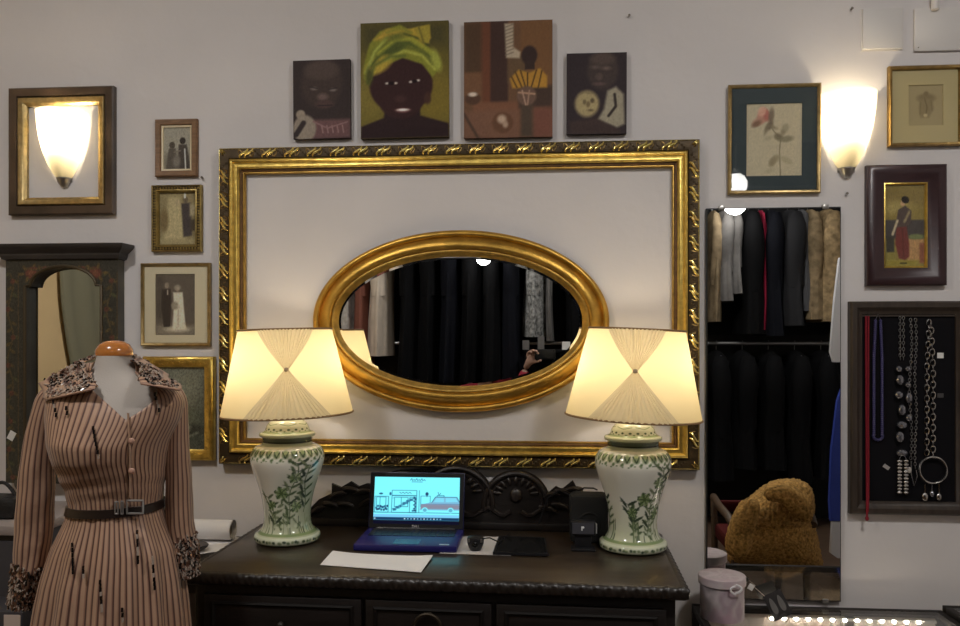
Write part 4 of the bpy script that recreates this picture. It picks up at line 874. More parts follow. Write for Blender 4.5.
# ================================================================ display counter in the lower left
t = thing('display_counter', 'dark grey display counter with a pale top in the lower left corner', 'counter', (-1.95, -.2, 0))
cz = .895; rx = P(53, 520, -.3).x
MB().box((rx - .62, -.40, cz - .03), (rx, -.022, cz), bev=.003).build('counter_top', mat('laminate_grey', A(112, 104, 100), .4), t)
MB().box((rx - .60, -.375, 0), (rx - .02, -.03, .06)).build('plinth', mat('laminate_dark', A(44, 43, 46), .4), t)
MB().box((rx - .60, -.385, .05), (rx - .02, -.03, cz - .03), bev=.003).build('carcass', mat('laminate_dark', A(44, 43, 46), .4), t)
for k in range(2): MB().box((rx - .595 + .29 * k, -.397, .08), (rx - .31 + .29 * k, -.385, cz - .05), bev=.003).build('door', mat('laminate_dark'), t)
c = P(2, 518, -.28); c.z = cz + .001; c.x = min(c.x, rx - .14)
t = thing('handbag', 'black handbag standing on the grey display counter', 'bag', c)
MB().box((c.x - .09, c.y - .05, c.z), (c.x + .075, c.y + .05, c.z + .07), bev=.02).build('body', mat('black_leather', (.012, .011, .011), .4, bump=.3, bscale=150), t)
MB().tube([(c.x - .05 + .1 * k / 12, c.y, c.z + .066 + .045 * math.sin(PI * k / 12)) for k in range(13)], .006, 8).build('handle', mat('black_leather'), t)
c = P(20, 640, -.52)
t = thing('card_stand', 'small dark box with a white label at the very bottom left', 'box', (c.x - .02, -.50, 0))
MB().box((c.x - .14, -.56, 0), (c.x + .035, -.43, P(20, 612, -.56).z), bev=.004).build('pedestal', mat('laminate_dark'), t)
MB().box((c.x - .02, -.5625, P(20, 626, -.56).z - .03), (c.x + .03, -.5605, P(20, 615, -.56).z)).build('label', mat('card_pale'), t, smooth=False)
# ================================================================ glass vitrines on the right
zv = .589; v0 = T(692, 604, zv); v1 = T(944, 611, zv); vx0, vx1 = v0.x, v1.x - .004
railm = mat('rail_bronze', (.020, .016, .014), .6, spec=.2); lining = mat('vitrine_lining', (.70, .62, .56), .8); cabm = mat('vitrine_base', (.06, .05, .045), .5)
ledm = bulb_mat('led_emitter', (1.0, 0.86, 0.70), LED_S)
def vitrine(x0, x1, yb, yf_, z0, z1, label, led, mull):
    t = thing('display_case', label, 'display case', ((x0 + x1) / 2, yb, 0)); w = .022
    MB().box((x0, yf_, 0), (x1, yb, z0), bev=.004).build('base_cabinet', cabm, t)
    MB().box((x0 + .004, yb - .008, z0), (x1 - .004, yb - .002, z1 - .02)).build('back_lining', lining, t, smooth=False)
    MB().box((x0 + .004, yf_ + .004, z0), (x1 - .004, yb - .009, z0 + .006)).build('floor_lining', lining, t, smooth=False)
    for a_, b_ in (((x0, yb - w, z1 - w), (x1, yb, z1)), ((x0, yf_, z1 - w), (x1, yf_ + w, z1)), ((x0, yf_ + w, z1 - w), (x0 + w, yb - w, z1)), ((x1 - w, yf_ + w, z1 - w), (x1, yb - w, z1))):
        MB().box(a_, b_, bev=.002).build('top_rail', railm, t)
    for px_, py_ in ((x0, yb - w), (x1 - w, yb - w), (x0, yf_), (x1 - w, yf_)): MB().box((px_, py_, z0), (px_ + w, py_ + w, z1 - w)).build('corner_post', railm, t, smooth=False)
    if mull: MB().box((mull - .012, yb - .026, z0 + .006), (mull + .012, yb - .009, z1 - w)).build('mullion', railm, t, smooth=False)
    MB().box((x0 + w, yf_ + w, z1 - .006), (x1 - w, yb - w, z1 - .001)).build('top_glass', glass, t, smooth=False)
    MB().box((x0 + w, yf_ + .006, z0), (x1 - w, yf_ + .011, z1 - w)).build('front_glass', glass, t, smooth=False)
    if led:
        lx_ = P(768, 612, yb - .03).x
        s = MB().box((lx_, yb - .034, z1 - .034), (x1 - .03, yb - .024, z1 - .026)).build('light_strip', mat('strip_white', (.6, .58, .55), .6), t, smooth=False)
        n = int((x1 - lx_ - .03) / .0385)
        for k in range(n): MB().ball((lx_ + .012 + k * .0385, yb - .0345, z1 - .031), .0062, 8, 6, (1, .6, .8)).build('light_diode', ledm, s)
    return t
mx = P(850, 620, -.05).x
vitrine(vx0, vx1, -.026, -.50, .36, zv, 'low glass display case with a row of small lights under the tall mirror', True, mx)
z2 = .605; vb = T(942, 605, z2)
vitrine(vb.x, vb.x + .7, -.026, -.50, .36, z2, 'second dark-railed glass display case at the right edge', False, None)
# floral hat box
c = T(722, 571, .735); c.z = zv + .001; HB = .134
t = thing('hat_box', 'round pale pink floral box with lid standing on the display case', 'box', (c.x, c.y, c.z))
def box_art(top=False):
    a = Art(260, .30 if not top else 1.0, (188, 174, 176)); rr = random.Random(8)
    for k in range(70):
        x, y = rr.random(), rr.random() * a.asp; r = .02 + .03 * rr.random(); col = [(160, 136, 146), (190, 178, 180), (150, 140, 140), (172, 142, 152)][k % 4]
        for j in range(4): a.ell(x + r * .7 * math.cos(j * 1.57), y + r * .7 * math.sin(j * 1.57), r * .7, r * .5, col, j, soft=.012, op=.5)
    return a
ba = box_art()
def cyl_art(name, prof, art, c, par, seg=120):
    rs = np.array([p[0] for p in prof]); zs = np.array([p[1] for p in prof]); d = np.concatenate([[0], np.cumsum(np.hypot(np.diff(rs), np.diff(zs)))]); s = np.linspace(0, d[-1], 60)
    rs, zs = np.interp(s, d, rs), np.interp(s, d, zs); an = np.arange(seg) / seg * 2 * PI
    co = np.stack([c[0] + rs[:, None] * np.sin(an), c[1] - rs[:, None] * np.cos(an), c[2] + zs[:, None] + 0 * an], -1).reshape(-1, 3)
    lin = to_lin(art.img, 1); ty = (s / d[-1] * (art.ny - 1)).astype(int); tx = ((an / (2 * PI) + .5) % 1 * (art.nx - 1)).astype(int); cols = lin[ty[:, None], tx[None, :]].reshape(-1, 3)
    i = np.arange(60 * seg).reshape(60, seg); j = np.roll(i, -1, 1); q = np.stack([i[:-1], j[:-1], j[1:], i[1:]], -1).reshape(-1, 4).tolist()
    me = bpy.data.meshes.new(name); me.from_pydata(co.tolist(), [], q); set_col(me, cols); me.materials.append(paint_mat('printed_board', .7, .25)); return link(name, me, par, ang=40)
cyl_art('body', [(.001, 0), (.068, 0), (.068, HB - .002)], ba, c, t)
la = box_art(); la.put(np.ones_like(la.X), (214, 202, 202), .5); cyl_art('lid', [(.0715, HB - .028), (.0735, HB - .026), (.0735, HB - .002), (.0715, HB), (.001, HB + .001)], la, c, t)
rb = MB(); rx_, ry_ = c.x + .025, c.y - .072
for s in (-1, 1): rb.tube([(rx_ + s * .016 * math.sin(k * PI / 6) * (1 + .2 * math.sin(k)), ry_ - .004 - .006 * math.sin(k * PI / 6), c.z + HB - .012 + s * .002 + .012 * math.cos(k * PI / 6) - .012) for k in range(7)], .0035, 6, flat=.5)
rb.build('ribbon_bow', mat('ribbon_white', (.8, .76, .76), .5), t)
# earring card leaning on the case
c0 = P(777, 606, -.075)
t = thing('earring_card', 'dark card with two grey leaf earrings propped below the tall mirror', 'earring card', (c0.x, -.08, zv))
rot = Matrix.Rotation(math.radians(-24), 4, 'Y'); ce = P(777.5, 605, -.075)
tm = Matrix.Translation((ce.x, -.075, max(ce.z, zv + .018))) @ Matrix.Rotation(math.radians(-16), 4, 'X') @ Matrix.Rotation(math.radians(-24), 4, 'Y')
mb = MB(); mb.box((-.032, -.0015, -.042), (.032, .0015, .042)); mb.xform(tm).build('backing_card', mat('card_black', A(30, 28, 28), .7, spec=.2), t, smooth=False)
for s in (-1, 1):
    mb = MB(); mb.prism([(s * .014 + .009 * math.sin(a_) * (1 - .3 * math.cos(a_)), .002 + .026 * math.cos(a_)) for a_ in [2 * PI * k / 24 for k in range(24)]], -.0035, -.0017); mb.tube([(s * .014, -.0035, -.022), (s * .014, -.0035, .027)], .0008, 5)
    mb.xform(tm).build('earring', mat('leaf_grey', A(72, 70, 68), .5, .3), t, smooth=False)
pt_ = P(751, 587, -.055); th_ = MB(); th_.tube([tm @ Vector((-.025, -.002, .04)), (pt_.x + .004, -.055, pt_.z + .006)], .0007, 5); th_.build('thread', mat('card_pale'), t)
MB().box((pt_.x - .009, -.0558, pt_.z - .010), (pt_.x + .009, -.0545, pt_.z + .010), Matrix.Rotation(.5, 3, 'Y')).build('price_tag', mat('white_card'), t, smooth=False)
# ================================================================ necklace frame
x0, z0, x1, z1 = rect(847.5, 301.5, 967, 513.5)
t = thing('necklace_display', 'dark wooden frame with black velvet backing displaying hanging necklaces', 'display frame', ((x0 + x1) / 2, 0, z0))
fw = mat('frame_dark_wood', A(34, 27, 21), .5, noise=.3, nscale=12, stretch=(6, 1, 1))
rect_sweep(MB(), x0, z0, x1, z1, [(0, .001), (0, .022), (.006, .030), (.020, .030), (.028, .022), (.036, .016), (.042, .014), (.042, .001)]).build('frame', fw, t, ang=30)
MB().box((x0 + .03, -.007, z0 + .03), (x1 - .03, -.003, z1 - .03)).build('velvet_backing', mat('velvet_black', (.008, .0075, .009), .95, spec=.1), t, smooth=False)
MB().box((x0 + .04, -.0125, z1 - .05), (x1 - .04, -.0065, z1 - .044)).build('pin_rail', fw, t, smooth=False)
silver = mat('silver_metal', (.50, .48, .46), .22, 1.0); steel = mat('chain_steel', (.32, .31, .30), .3, 1.0)
crystal = mat('crystal_grey', (.30, .30, .33), .08, .75)
def N_(px, py, y=-.014): p = P(px, py, y); return Vector((p.x, y, p.z))
def pin(px, py): return None
# red cord
mb = MB(); mb.tube([N_(866, 316), N_(866.3, 400), N_(866.8, 470), N_(867, 500, -.028), N_(867, 508, -.036), N_(867, 517, -.036)], .0035, 8); mb.tube([N_(868.5, 316), N_(868.3, 420), N_(868.6, 470), N_(868.4, 500, -.028), N_(868, 512, -.036)], .003, 8)
t = thing('necklace', 'long dark red cord necklace hanging over the lower edge of the display frame', 'necklace', N_(867, 520), 'necklaces in the display frame'); mb.build('cord', mat('cord_red', A(84, 16, 24), .7, spec=.2), t)
mb = MB(); mb.ball(N_(867, 518.5, -.036), .006, 10, 8, (1, 1, 1.3)); mb.build('tassel', mat('cord_red'), t)
# violet beads, two strands
t = thing('necklace', 'violet blue bead necklace hanging in a narrow loop beside the red cord', 'necklace', N_(878, 437), 'necklaces in the display frame')
mb = MB(); mb2 = MB()
for k in range(58):
    f = k / 57; y = 321 + 114 * f; bul = 3.6 * (.55 + .45 * min(1, f * 3))
    mb.ball(N_(878.5 - bul - 1, y), .0052, 8, 6); mb2.ball(N_(878.5 + bul, y), .0052, 8, 6)
mb.mi = 0
for k in range(7): mb.ball(N_(878 + 4.6 * math.cos(PI * k / 6), 436 + 4 * math.sin(PI * k / 6)), .0052, 8, 6)
vb_ = mat('bead_violet', A(36, 33, 62), .3); mb.build('bead_strand', vb_, t); mb2.build('bead_strand', vb_, t)
MB().tube([N_(875, 321), N_(878, 314), N_(881, 321)], .001, 5).build('hanging_thread', steel, t)
# silver necklace of large stones
t = thing('necklace', 'silver necklace with large clear stones and a ribbed silver pendant', 'necklace', N_(904, 495), 'necklaces in the display frame')
def links(pts, r, w, wire, m, name, par, flip=0):
    mb = MB()
    for k, p in enumerate(pts):
        n = pts[min(k + 1, len(pts) - 1)] - pts[max(k - 1, 0)]; n.normalize(); o_ = Vector((0, 1, 0)); s = n.cross(o_)
        if (k + flip) % 2: s = (s * .45 + o_ * .9).normalized()
        mb.tube([p + n * r * math.cos(a_) + s * w * math.sin(a_) for a_ in [2 * PI * i / 12 for i in range(12)]], wire, 5, cyclic=True)
    return mb.build(name, m, par)
links([N_(900 + (k % 2) * .3, 318 + 3.1 * k) for k in range(14)] , .0058, .0035, .0010, steel, 'chain', t)
links([N_(903.5, 318 + 3.1 * k) for k in range(14)], .0058, .0035, .0010, steel, 'chain', t)
for px, py, r, sc in ((899, 369, .010, (1, .7, 1)), (900, 380, .012, (1, .7, 1.4)), (908, 369, .009, (1, .7, 1)), (899, 395, .013, (1, .7, 1)), (902, 410, .012, (1, .7, 1.5)), (909, 398, .012, (.9, .6, 1.5)), (902, 425, .014, (1.2, .7, .9)), (900, 437, .013, (1, .7, 1.4)), (902, 453, .014, (1.3, .7, .8)), (908, 385, .009, (1, .7, 1)), (909, 418, .010, (1, .7, 1.2))):
    mb = MB(); q = bmesh.ops.create_icosphere(mb.bm, subdivisions=2, radius=1.0); bmesh.ops.transform(mb.bm, matrix=Matrix.Translation(N_(px, py, -.020)) @ Matrix.Diagonal((r * sc[0], r * sc[1], r * sc[2], 1)), verts=q['verts']); mb.build('stone', crystal, t, smooth=False)
for s in (0, 1):
    mb = MB(); 
    for k in range(10): mb.ball(N_(899.5 + 6.5 * s, 461 + 3.5 * k, -.018), .0075, 10, 7, (1.25, .9, .75))
    mb.build('ribbed_pendant', silver, t)
MB().tube([N_(899, 459), N_(903, 453), N_(906, 459)], .0022, 6).build('pendant_bail', silver, t)
# fine cable chain
t = thing('necklace', 'fine steel chain with a small pale drop, left of the chunky chain', 'necklace', N_(914, 486), 'necklaces in the display frame')
links([N_(910.5 + 1.2 * math.sin(k * .2), 320 + 3.0 * k) for k in range(47)], .0060, .0040, .0011, steel, 'chain', t); links([N_(915.5 + .8 * math.sin(k * .25), 320 + 3.0 * k) for k in range(50)], .0060, .0040, .0011, steel, 'chain', t)
MB().tube([N_(911, 461), N_(911, 474, -.017), N_(914, 486, -.017), N_(917, 476, -.017), N_(916, 470)], .0022, 6).build('drop_hook', silver, t)
MB().ball(N_(909, 470, -.018), .008, 12, 8, (1, .6, 1.3)).build('pale_drop', mat('drop_pale', (.5, .47, .42), .3), t)
# chunky chain with hoop
t = thing('necklace', 'chunky silver link chain carrying a large hoop with hanging charms', 'necklace', N_(933, 505), 'necklaces in the display frame')
links([N_(929 - 2.2 * min(1, k / 8) , 323 + 5.4 * k) for k in range(25)], .0115, .0072, .0019, silver, 'chain', t); links([N_(931 + 2.0 * min(1, k / 8), 325 + 5.4 * k) for k in range(25)], .0115, .0072, .0019, silver, 'chain', t, 1)
hc = N_(933, 470, -.020); mb = MB(); mb.tube([hc + Vector((.043 * math.cos(a_), .002 * math.sin(3 * a_), .043 * math.sin(a_))) for a_ in [2 * PI * k / 48 for k in range(48)]], .0034, 8, cyclic=True); mb.build('hoop', silver, t)
for px, py, r in ((925, 497, .013), (932, 494, .009), (939, 497, .011)):
    mb = MB(); q = N_(px, py, -.020); mb.tube([N_(px, 484, -.020), q], .0016, 5); mb.ball(q, r, 12, 9, (.8, .5, 1.15)); mb.build('charm', silver if px != 932 else crystal, t)
for (px, py, w_, h_, lab, m_) in ((940.5, 355.5, .012, .018, 'white price label pinned beside the chunky chain', mat('white_card')), (940.5, 395.5, .011, .014, 'dark grey price label pinned below the white label', mat('label_dark', A(44, 42, 42), .6)), (886.5, 467, .013, .012, 'small tilted grey price tag below the violet beads', mat('label_grey', A(112, 108, 106), .6))):
    q = N_(px, py, -.0085); mb = MB(); mb.box((q.x - w_ / 2 - .004, -.0085, q.z - h_ / 2), (q.x + w_ / 2 + .004, -.0072, q.z + h_ / 2), Matrix.Rotation(.6 if px < 900 else 0, 3, 'Y')); tag(mb.build('price_label', m_, smooth=False), lab, 'price label', 'price labels in the necklace frame')
# ================================================================ dress form
YM = -.80
SEC = [(345, 98, 131, .046, 0), (356, 97, 131.5, .050, 0), (366, 95, 134, .055, 0), (374, 88, 141, .062, .002), (379, 76, 153, .070, .004), (384, 60, 169, .078, .004), (390, 48, 179, .086, .002), (400, 43, 183, .096, -.004), (418, 45, 179, .108, -.012), (440, 51, 167, .120, -.022), (455, 55, 163, .116, -.018),
       (472, 60, 161, .104, -.008), (490, 67, 157, .094, -.002), (504, 70, 155.5, .090, 0), (518, 65, 160, .096, 0), (545, 52, 172, .115, 0), (575, 43, 178, .128, 0), (605, 37, 181.5, .134, 0), (640, 31, 185, .140, 0)]
zz, xcs, aas, bbs, yos = [], [], [], [], []
for py, l, r, b, yo in SEC:
    p, q = P(l, py, YM), P(r, py, YM); zz.append(p.z); xcs.append((p.x + q.x) / 2); aas.append((q.x - p.x) / 2); bbs.append(b); yos.append(yo)
for z, k, b in ((.55, 1.10, .155), (.38, 1.20, .17)): zz.append(z); xcs.append(xcs[18]); aas.append(aas[18] * k); bbs.append(b); yos.append(0)
zz, xcs, aas, bbs, yos = [np.array(v)[::-1] for v in (zz, xcs, aas, bbs, yos)]
zf = np.linspace(zz[0], zz[-1], 400)
zof_ = lambda py: P(112, py, YM).z
def sm(v):
    f = np.interp(zf, zz, v); k = np.ones(7) / 7
    return np.convolve(np.pad(f, 3, mode='edge'), k, 'valid')
XC, AA_, BB, YO = sm(xcs) + .010 * np.clip((zof_(372) - zf) / .08, 0, 1), sm(aas) * .91, sm(bbs), sm(yos)
def S(th, z, e=0.0):                            # th = 0 is the front of the garment
    w = th + .50
    x, a, b, yo = np.interp(z, zf, XC), np.interp(z, zf, AA_) + e, np.interp(z, zf, BB) + e, np.interp(z, zf, YO)
    s, c = math.sin(w), math.cos(w); p = .92
    fy = yo * max(0, c)
    return Vector((x + a * math.copysign(abs(s) ** p, s), YM - b * math.copysign(abs(c) ** p, c) + fy, z))
def front_y(x, z, e=0.0):
    xc, a, b, yo = np.interp(z, zf, XC), np.interp(z, zf, AA_) + e, np.interp(z, zf, BB) + e, np.interp(z, zf, YO)
    s = max(-.98, min(.98, (x - xc) / a)); sn = math.copysign(abs(s) ** (1 / .92), s); c = math.sqrt(max(.02, 1 - sn * sn)) ** .92
    return YM - b * c + yo * c
zof = lambda py: P(112, py, YM).z
t = thing('dress_form', 'headless off-white dress form with a wooden neck cap at the left', 'mannequin', (float(np.interp(.7, zf, XC)), YM, 0))
formm = mat('form_linen', A(122, 116, 110), .85, bump=.1, bscale=300)
rows = [[S(2 * PI * k / 64, z, -.004) for k in range(64)] for z in np.linspace(.62, zof(355.5), 60)]
f = MB(); f.grid(rows, wrap=True); f.face([f.bm.verts.new(p) for p in rows[0]][::-1]); f.build('torso', formm, t)
ncx, nz0 = float(np.interp(zof(356), zf, XC)), zof(355.5)
MB().lathe([(.001, 0), (.044, 0), (.0455, .006), (.044, .016), (.036, .028), (.022, .036), (.001, .039)], (ncx, YM, nz0), 40).build('neck_cap', mat('wood_varnished', A(122, 74, 32), .2, noise=.2, nscale=8, stretch=(1, 1, 6), coat=.6), t)
MB().tube([(t.location.x, YM, .03), (t.location.x, YM, .66)], .016, 16).build('pole', nickel, t)
MB().lathe([(.001, 0), (.17, 0), (.17, .012), (.16, .02), (.03, .03), (.02, .05), (.001, .05)], (t.location.x, YM, 0), 40).build('base', nickel, t)
# ---- the dress
def stripe_mat():
    m = bpy.data.materials.new('striped_satin'); m.use_nodes = True; nt = m.node_tree; b = nt.nodes['Principled BSDF']
    uv = nt.nodes.new('ShaderNodeUVMap'); uv.uv_map = 'UVMap'; sx = nt.nodes.new('ShaderNodeSeparateXYZ'); nt.links.new(uv.outputs[0], sx.inputs[0])
    def mth(op, a_, v=None):
        n = nt.nodes.new('ShaderNodeMath'); n.operation = op; nt.links.new(a_, n.inputs[0])
        if v is not None: n.inputs[1].default_value = v
        return n.outputs[0]
    fr = mth('FRACT', sx.outputs[0]); r = nt.nodes.new('ShaderNodeValToRGB'); cr = r.color_ramp; nt.links.new(fr, r.inputs['Fac'])
    lt_, md, dk = A(122, 98, 80), A(104, 78, 64), A(58, 38, 32)
    cr.elements[0].position = 0; cr.elements[0].color = (*lt_, 1); cr.elements[1].position = 1; cr.elements[1].color = (*lt_, 1)
    for p_, c_ in ((.38, lt_), (.44, md), (.56, md), (.62, dk), (.80, dk), (.86, md), (.93, lt_)):
        e = cr.elements.new(p_); e.color = (*c_, 1)
    nt.links.new(r.outputs[0], b.inputs['Base Color']); b.inputs['Roughness'].default_value = .5; b.inputs['Sheen Weight'].default_value = .15
    tc = nt.nodes.new('ShaderNodeTexCoord'); n2 = nt.nodes.new('ShaderNodeTexNoise'); n2.inputs['Scale'].default_value = 16; n2.inputs['Detail'].default_value = 3
    nt.links.new(tc.outputs['Object'], n2.inputs['Vector']); bp = nt.nodes.new('ShaderNodeBump'); bp.inputs['Strength'].default_value = .35; bp.inputs['Distance'].default_value = .012
    nt.links.new(n2.outputs['Fac'], bp.inputs['Height']); nt.links.new(bp.outputs['Normal'], b.inputs['Normal'])
    return m
satin = stripe_mat(); NST = 70
dress = thing('dress', 'long sleeved striped collared dress with beaded collar and cuffs on the dress form', 'dress', (t.location.x, YM, .38))
zV, zN = zof(415), zof(371)
def ztop(th):
    a_ = abs((th + PI) % (2 * PI) - PI)
    f = min(1, a_ / .85); return zV + (zN - zV) * f ** 1.1
zwaist = zof(504)
def fold(th, z):
    d = max(0, (zwaist - z)); g = min(1, d / .25) * .008 * math.sin(th * 14 + .7 * math.sin(th * 3))
    u = max(0, 1 - abs(z - zof(480)) / .08) * .0016 * math.sin(z * 160 + 3 * abs(th)) * (1 if abs(th) < 2 else .3)
    pinch = max(0, 1 - abs(z - zwaist) / .05) * .0025 * math.sin(th * 26)
    return .006 + g + u + pinch
NC, NR = 168, 120; rows, uvs = [], []
for i in range(NR + 1):
    r_, u_ = [], []
    for k in range(NC + 1):
        th = -PI + 2 * PI * k / NC; z = .38 + (ztop(th) - .38) * (i / NR)
        r_.append(S(th, z, fold(th, z))); u_.append((th / (2 * PI) * NST + (.35 * (z - zwaist) * 10 * math.copysign(min(1, abs(th) * 3), th) if z > zwaist else 0), z))
    rows.append(r_); uvs.append(u_)
mb = MB(); mb.grid(rows, uv=uvs); bmesh.ops.remove_doubles(mb.bm, verts=mb.bm.verts[:], dist=1e-5)
body = mb.build('dress_body', satin, dress, ang=80); body.data.uv_layers[0].name = 'UVMap'
md_ = body.modifiers.new('thickness', 'SOLIDIFY'); md_.thickness = .002; md_.offset = -1
def sleeve(path, rad, flat, name='sleeve'):
    pts = spl3(path, 8); n = len(pts); rs = np.interp(np.linspace(0, len(path) - 1, n), range(len(path)), rad); rows, uvs = [], []
    for i, p in enumerate(pts):
        tg = (pts[min(i + 1, n - 1)] - pts[max(i - 1, 0)]).normalized(); ax = Vector((0, 1, 0)); s = tg.cross(ax).normalized(); f_ = s.cross(tg).normalized(); r_, u_ = [], []
        for k in range(49):
            an = 2 * PI * k / 48; rr_ = rs[i] * (1 + .03 * math.sin(an * 6 + i * .15) + .02 * math.sin(i * .9 + an * 2))
            r_.append(p + s * rr_ * math.cos(an) + f_ * rr_ * flat * math.sin(an)); u_.append((k / 48 * 18, i * .02))
        rows.append(r_); uvs.append(u_)
    mb = MB(); mb.grid(rows, uv=uvs); bmesh.ops.remove_doubles(mb.bm, verts=mb.bm.verts[:], dist=1e-5)
    o = mb.build(name, satin, dress, ang=80); o.data.uv_layers[0].name = 'UVMap'
    return o, pts, rs
def spl3(path, n):
    out = []
    for i in range(len(path) - 1):
        p0, p1, p2, p3 = path[max(i - 1, 0)], path[i], path[i + 1], path[min(i + 2, len(path) - 1)]
        for k in range(n):
            u = k / n; out.append(.5 * (2 * p1 + (p2 - p0) * u + (2 * p0 - 5 * p1 + 4 * p2 - p3) * u * u + (3 * p1 - p0 - 3 * p2 + p3) * u ** 3))
    return out + [path[-1]]
SL = [(58, 388), (47, 402), (39, 448), (36, 495), (33, 540), (28, 575), (22, 606)]; SR = [(172, 389), (178, 402), (178, 445), (179, 480), (180, 520), (184, 548), (187, 575)]
px2m = P(150, 480, YM).x - P(149, 480, YM).x
slv = [sleeve([P(x, y, YM + .02 - .03 * k / 6) for k, (x, y) in enumerate(SL)], [v * px2m for v in (7, 11, 14.5, 16.5, 16.5, 13.5, 11)], 1.0), sleeve([P(x, y, YM + .03 + .02 * k / 6) for k, (x, y) in enumerate(SR)], [v * px2m for v in (6, 8.5, 10.5, 12, 12.5, 12.5, 10.5)], 1.1)]
# beads
bead_m = [mat('bead_black', (.010, .008, .008), .2), mat('bead_ivory', (.44, .36, .30), .25), mat('bead_copper', (.16, .08, .05), .3, .4)]
rr = random.Random(21)
def bead(mb, p, d, L_=.007, w_=.0023, pool=(0, 0, 1, 1, 2, 2)):
    d = Vector(d).normalized(); mb.mi = rr.choice(pool); mb.tube([Vector(p) - d * L_ / 2, Vector(p) + d * L_ / 2], w_, 5)
for o, pts, rs in slv:
    mb = MB(); n = len(pts); k0 = int(n * (.76 if o is slv[0][0] else .74))
    for k in range(620):
        i = rr.uniform(k0, n - 1); dens = (i - k0) / (n - 1 - k0)
        if rr.random() > .35 + dens: continue
        a_ = rr.uniform(PI, 2 * PI) if rr.random() < .75 else rr.uniform(0, PI); j = int(i); p = pts[j]; tg = (pts[min(j + 1, n - 1)] - pts[max(j - 1, 0)]).normalized(); s = tg.cross(Vector((0, 1, 0))).normalized(); f_ = s.cross(tg)
        q = p + (pts[min(j + 1, n - 1)] - p) * (i - j) + s * (rs[j] * 1.03 + .001) * math.cos(a_) + f_ * (rs[j] * 1.06 + .001) * math.sin(a_)
        bead(mb, q, tg * rr.choice([1, 1, .4]) + s * rr.uniform(-.6, .6), rr.uniform(.006, .014))
    b_ = mb.build('cuff_beading', bead_m, o); b_['kind'] = 'stuff'
# collar
def wing(inner, outer, name='collar_wing', n=14, m=10):
    def res(c, k):
        d = [0]
        for a_, b_ in zip(c, c[1:]): d.append(d[-1] + (b_ - a_).length)
        return [Vector([np.interp(d[-1] * i / k, d, [v[ax] for v in c]) for ax in range(3)]) for i in range(k + 1)]
    I, O = res(inner, n), res(outer, n); rows = []
    for i in range(n + 1):
        r_ = []
        for j in range(m + 1):
            f_ = j / m; p = I[i].lerp(O[i], f_); p.z += .010 * math.sin(PI * min(1, f_ * 1.4)) * (1 - f_)
            fy = front_y(p.x, min(p.z, zf[-1] - .01), .012)
            if p.y < YM + .02: p.y = min(p.y, fy - .002)
            r_.append(p)
        rows.append(r_)
    uvs = [[(j * .35, i * .1) for j in range(m + 1)] for i in range(n + 1)]
    mb = MB(); mb.grid(rows, uv=uvs); o = mb.build(name, satin, dress, ang=80); o.data.uv_layers[0].name = 'UVMap'
    sd = o.modifiers.new('thickness', 'SOLIDIFY'); sd.thickness = .004; sd.offset = 0
    mb = MB()
    for k in range(380):
        i, j = rr.uniform(0, n - 1.01), rr.uniform(0, m - 1.01); a_, b_ = int(i), int(j); p = rows[a_][b_].lerp(rows[a_ + 1][b_ + 1], (i - a_ + j - b_) / 2)
        d = (rows[a_][b_ + 1] - rows[a_][b_]).normalized(); e_ = (rows[a_ + 1][b_] - rows[a_][b_]).normalized(); nn = d.cross(e_)
        if nn.y > 0: nn = -nn
        bead(mb, p + nn.normalized() * .0035 , d * rr.uniform(-.5, 1) + e_ * rr.uniform(-1, 1), rr.uniform(.005, .010), .0021, (0, 0, 1, 1, 1, 2))
    b_ = mb.build('collar_beading', bead_m, o); b_['kind'] = 'stuff'
pp = lambda x, y, dy: P(x, y, YM + dy)
wing([pp(96, 357, .035), pp(90, 362, .01), pp(88, 368, -.03), pp(91, 377, -.07), pp(97, 387, -.10)], [pp(84, 361, .06), pp(62, 373, .04), pp(43, 384, .0), pp(44, 401, -.07), pp(66, 396, -.11), pp(94, 389, -.125)])
wing([pp(131, 357, .035), pp(139, 361, .01), pp(141, 367, -.03), pp(140, 374, -.07), pp(138, 381, -.10)], [pp(146, 361, .06), pp(162, 371, .04), pp(181, 382, .0), pp(182, 391, -.07), pp(160, 387, -.11), pp(141, 384, -.125)])
st = MB(); rows = []
for k in range(25):
    a_ = PI * .30 + (2 * PI - PI * .60) * k / 24; z = ztop(a_); p, q = S(a_, z, .008), S(a_, z, .004)
    rows.append([p, Vector((q.x, q.y, z + .022))])
us = [[(k * .8, 0), (k * .8, 1)] for k in range(25)]; st.grid(rows, uv=us); o = st.build('collar_stand', satin, dress, ang=80); o.data.uv_layers[0].name = 'UVMap'
sd = o.modifiers.new('thickness', 'SOLIDIFY'); sd.thickness = .003
def on_dress(px, py, e=.010):
    p = P(px, py, YM - .11)
    for _ in range(4): p = P(px, py, front_y(p.x, p.z, e))
    return p
# vertical lines of bugle beads down the front
for chain in ([(53, 402), (55, 410), (57, 420)], [(93, 428), (95, 440), (97.5, 452), (99.5, 461)], [(155, 394), (158, 406), (160, 414)], [(72, 545), (72.5, 560), (73, 576)], [(100, 582), (101, 598), (102, 614)], [(137, 532), (137.5, 545), (138, 566)], [(152.5, 558), (153.5, 575), (155, 592)], [(122, 610), (123, 625)], [(66, 408), (68, 418)], [(83, 568), (83.5, 580)]):
    mb = MB(); tot = []
    for a_, b_ in zip(chain, chain[1:]):
        n = max(2, int(math.hypot(b_[0] - a_[0], b_[1] - a_[1]) / 4))
        tot += [(a_[0] + (b_[0] - a_[0]) * k / n, a_[1] + (b_[1] - a_[1]) * k / n) for k in range(n)]
    for k, (x, y) in enumerate(tot): bead(mb, on_dress(x, y, .013), (0.05, 0, 1), .010, .0030, (0, 0, 0, 0, 1)); 
    mb.build('bead_line', bead_m, dress)
pl = MB(); rows = []
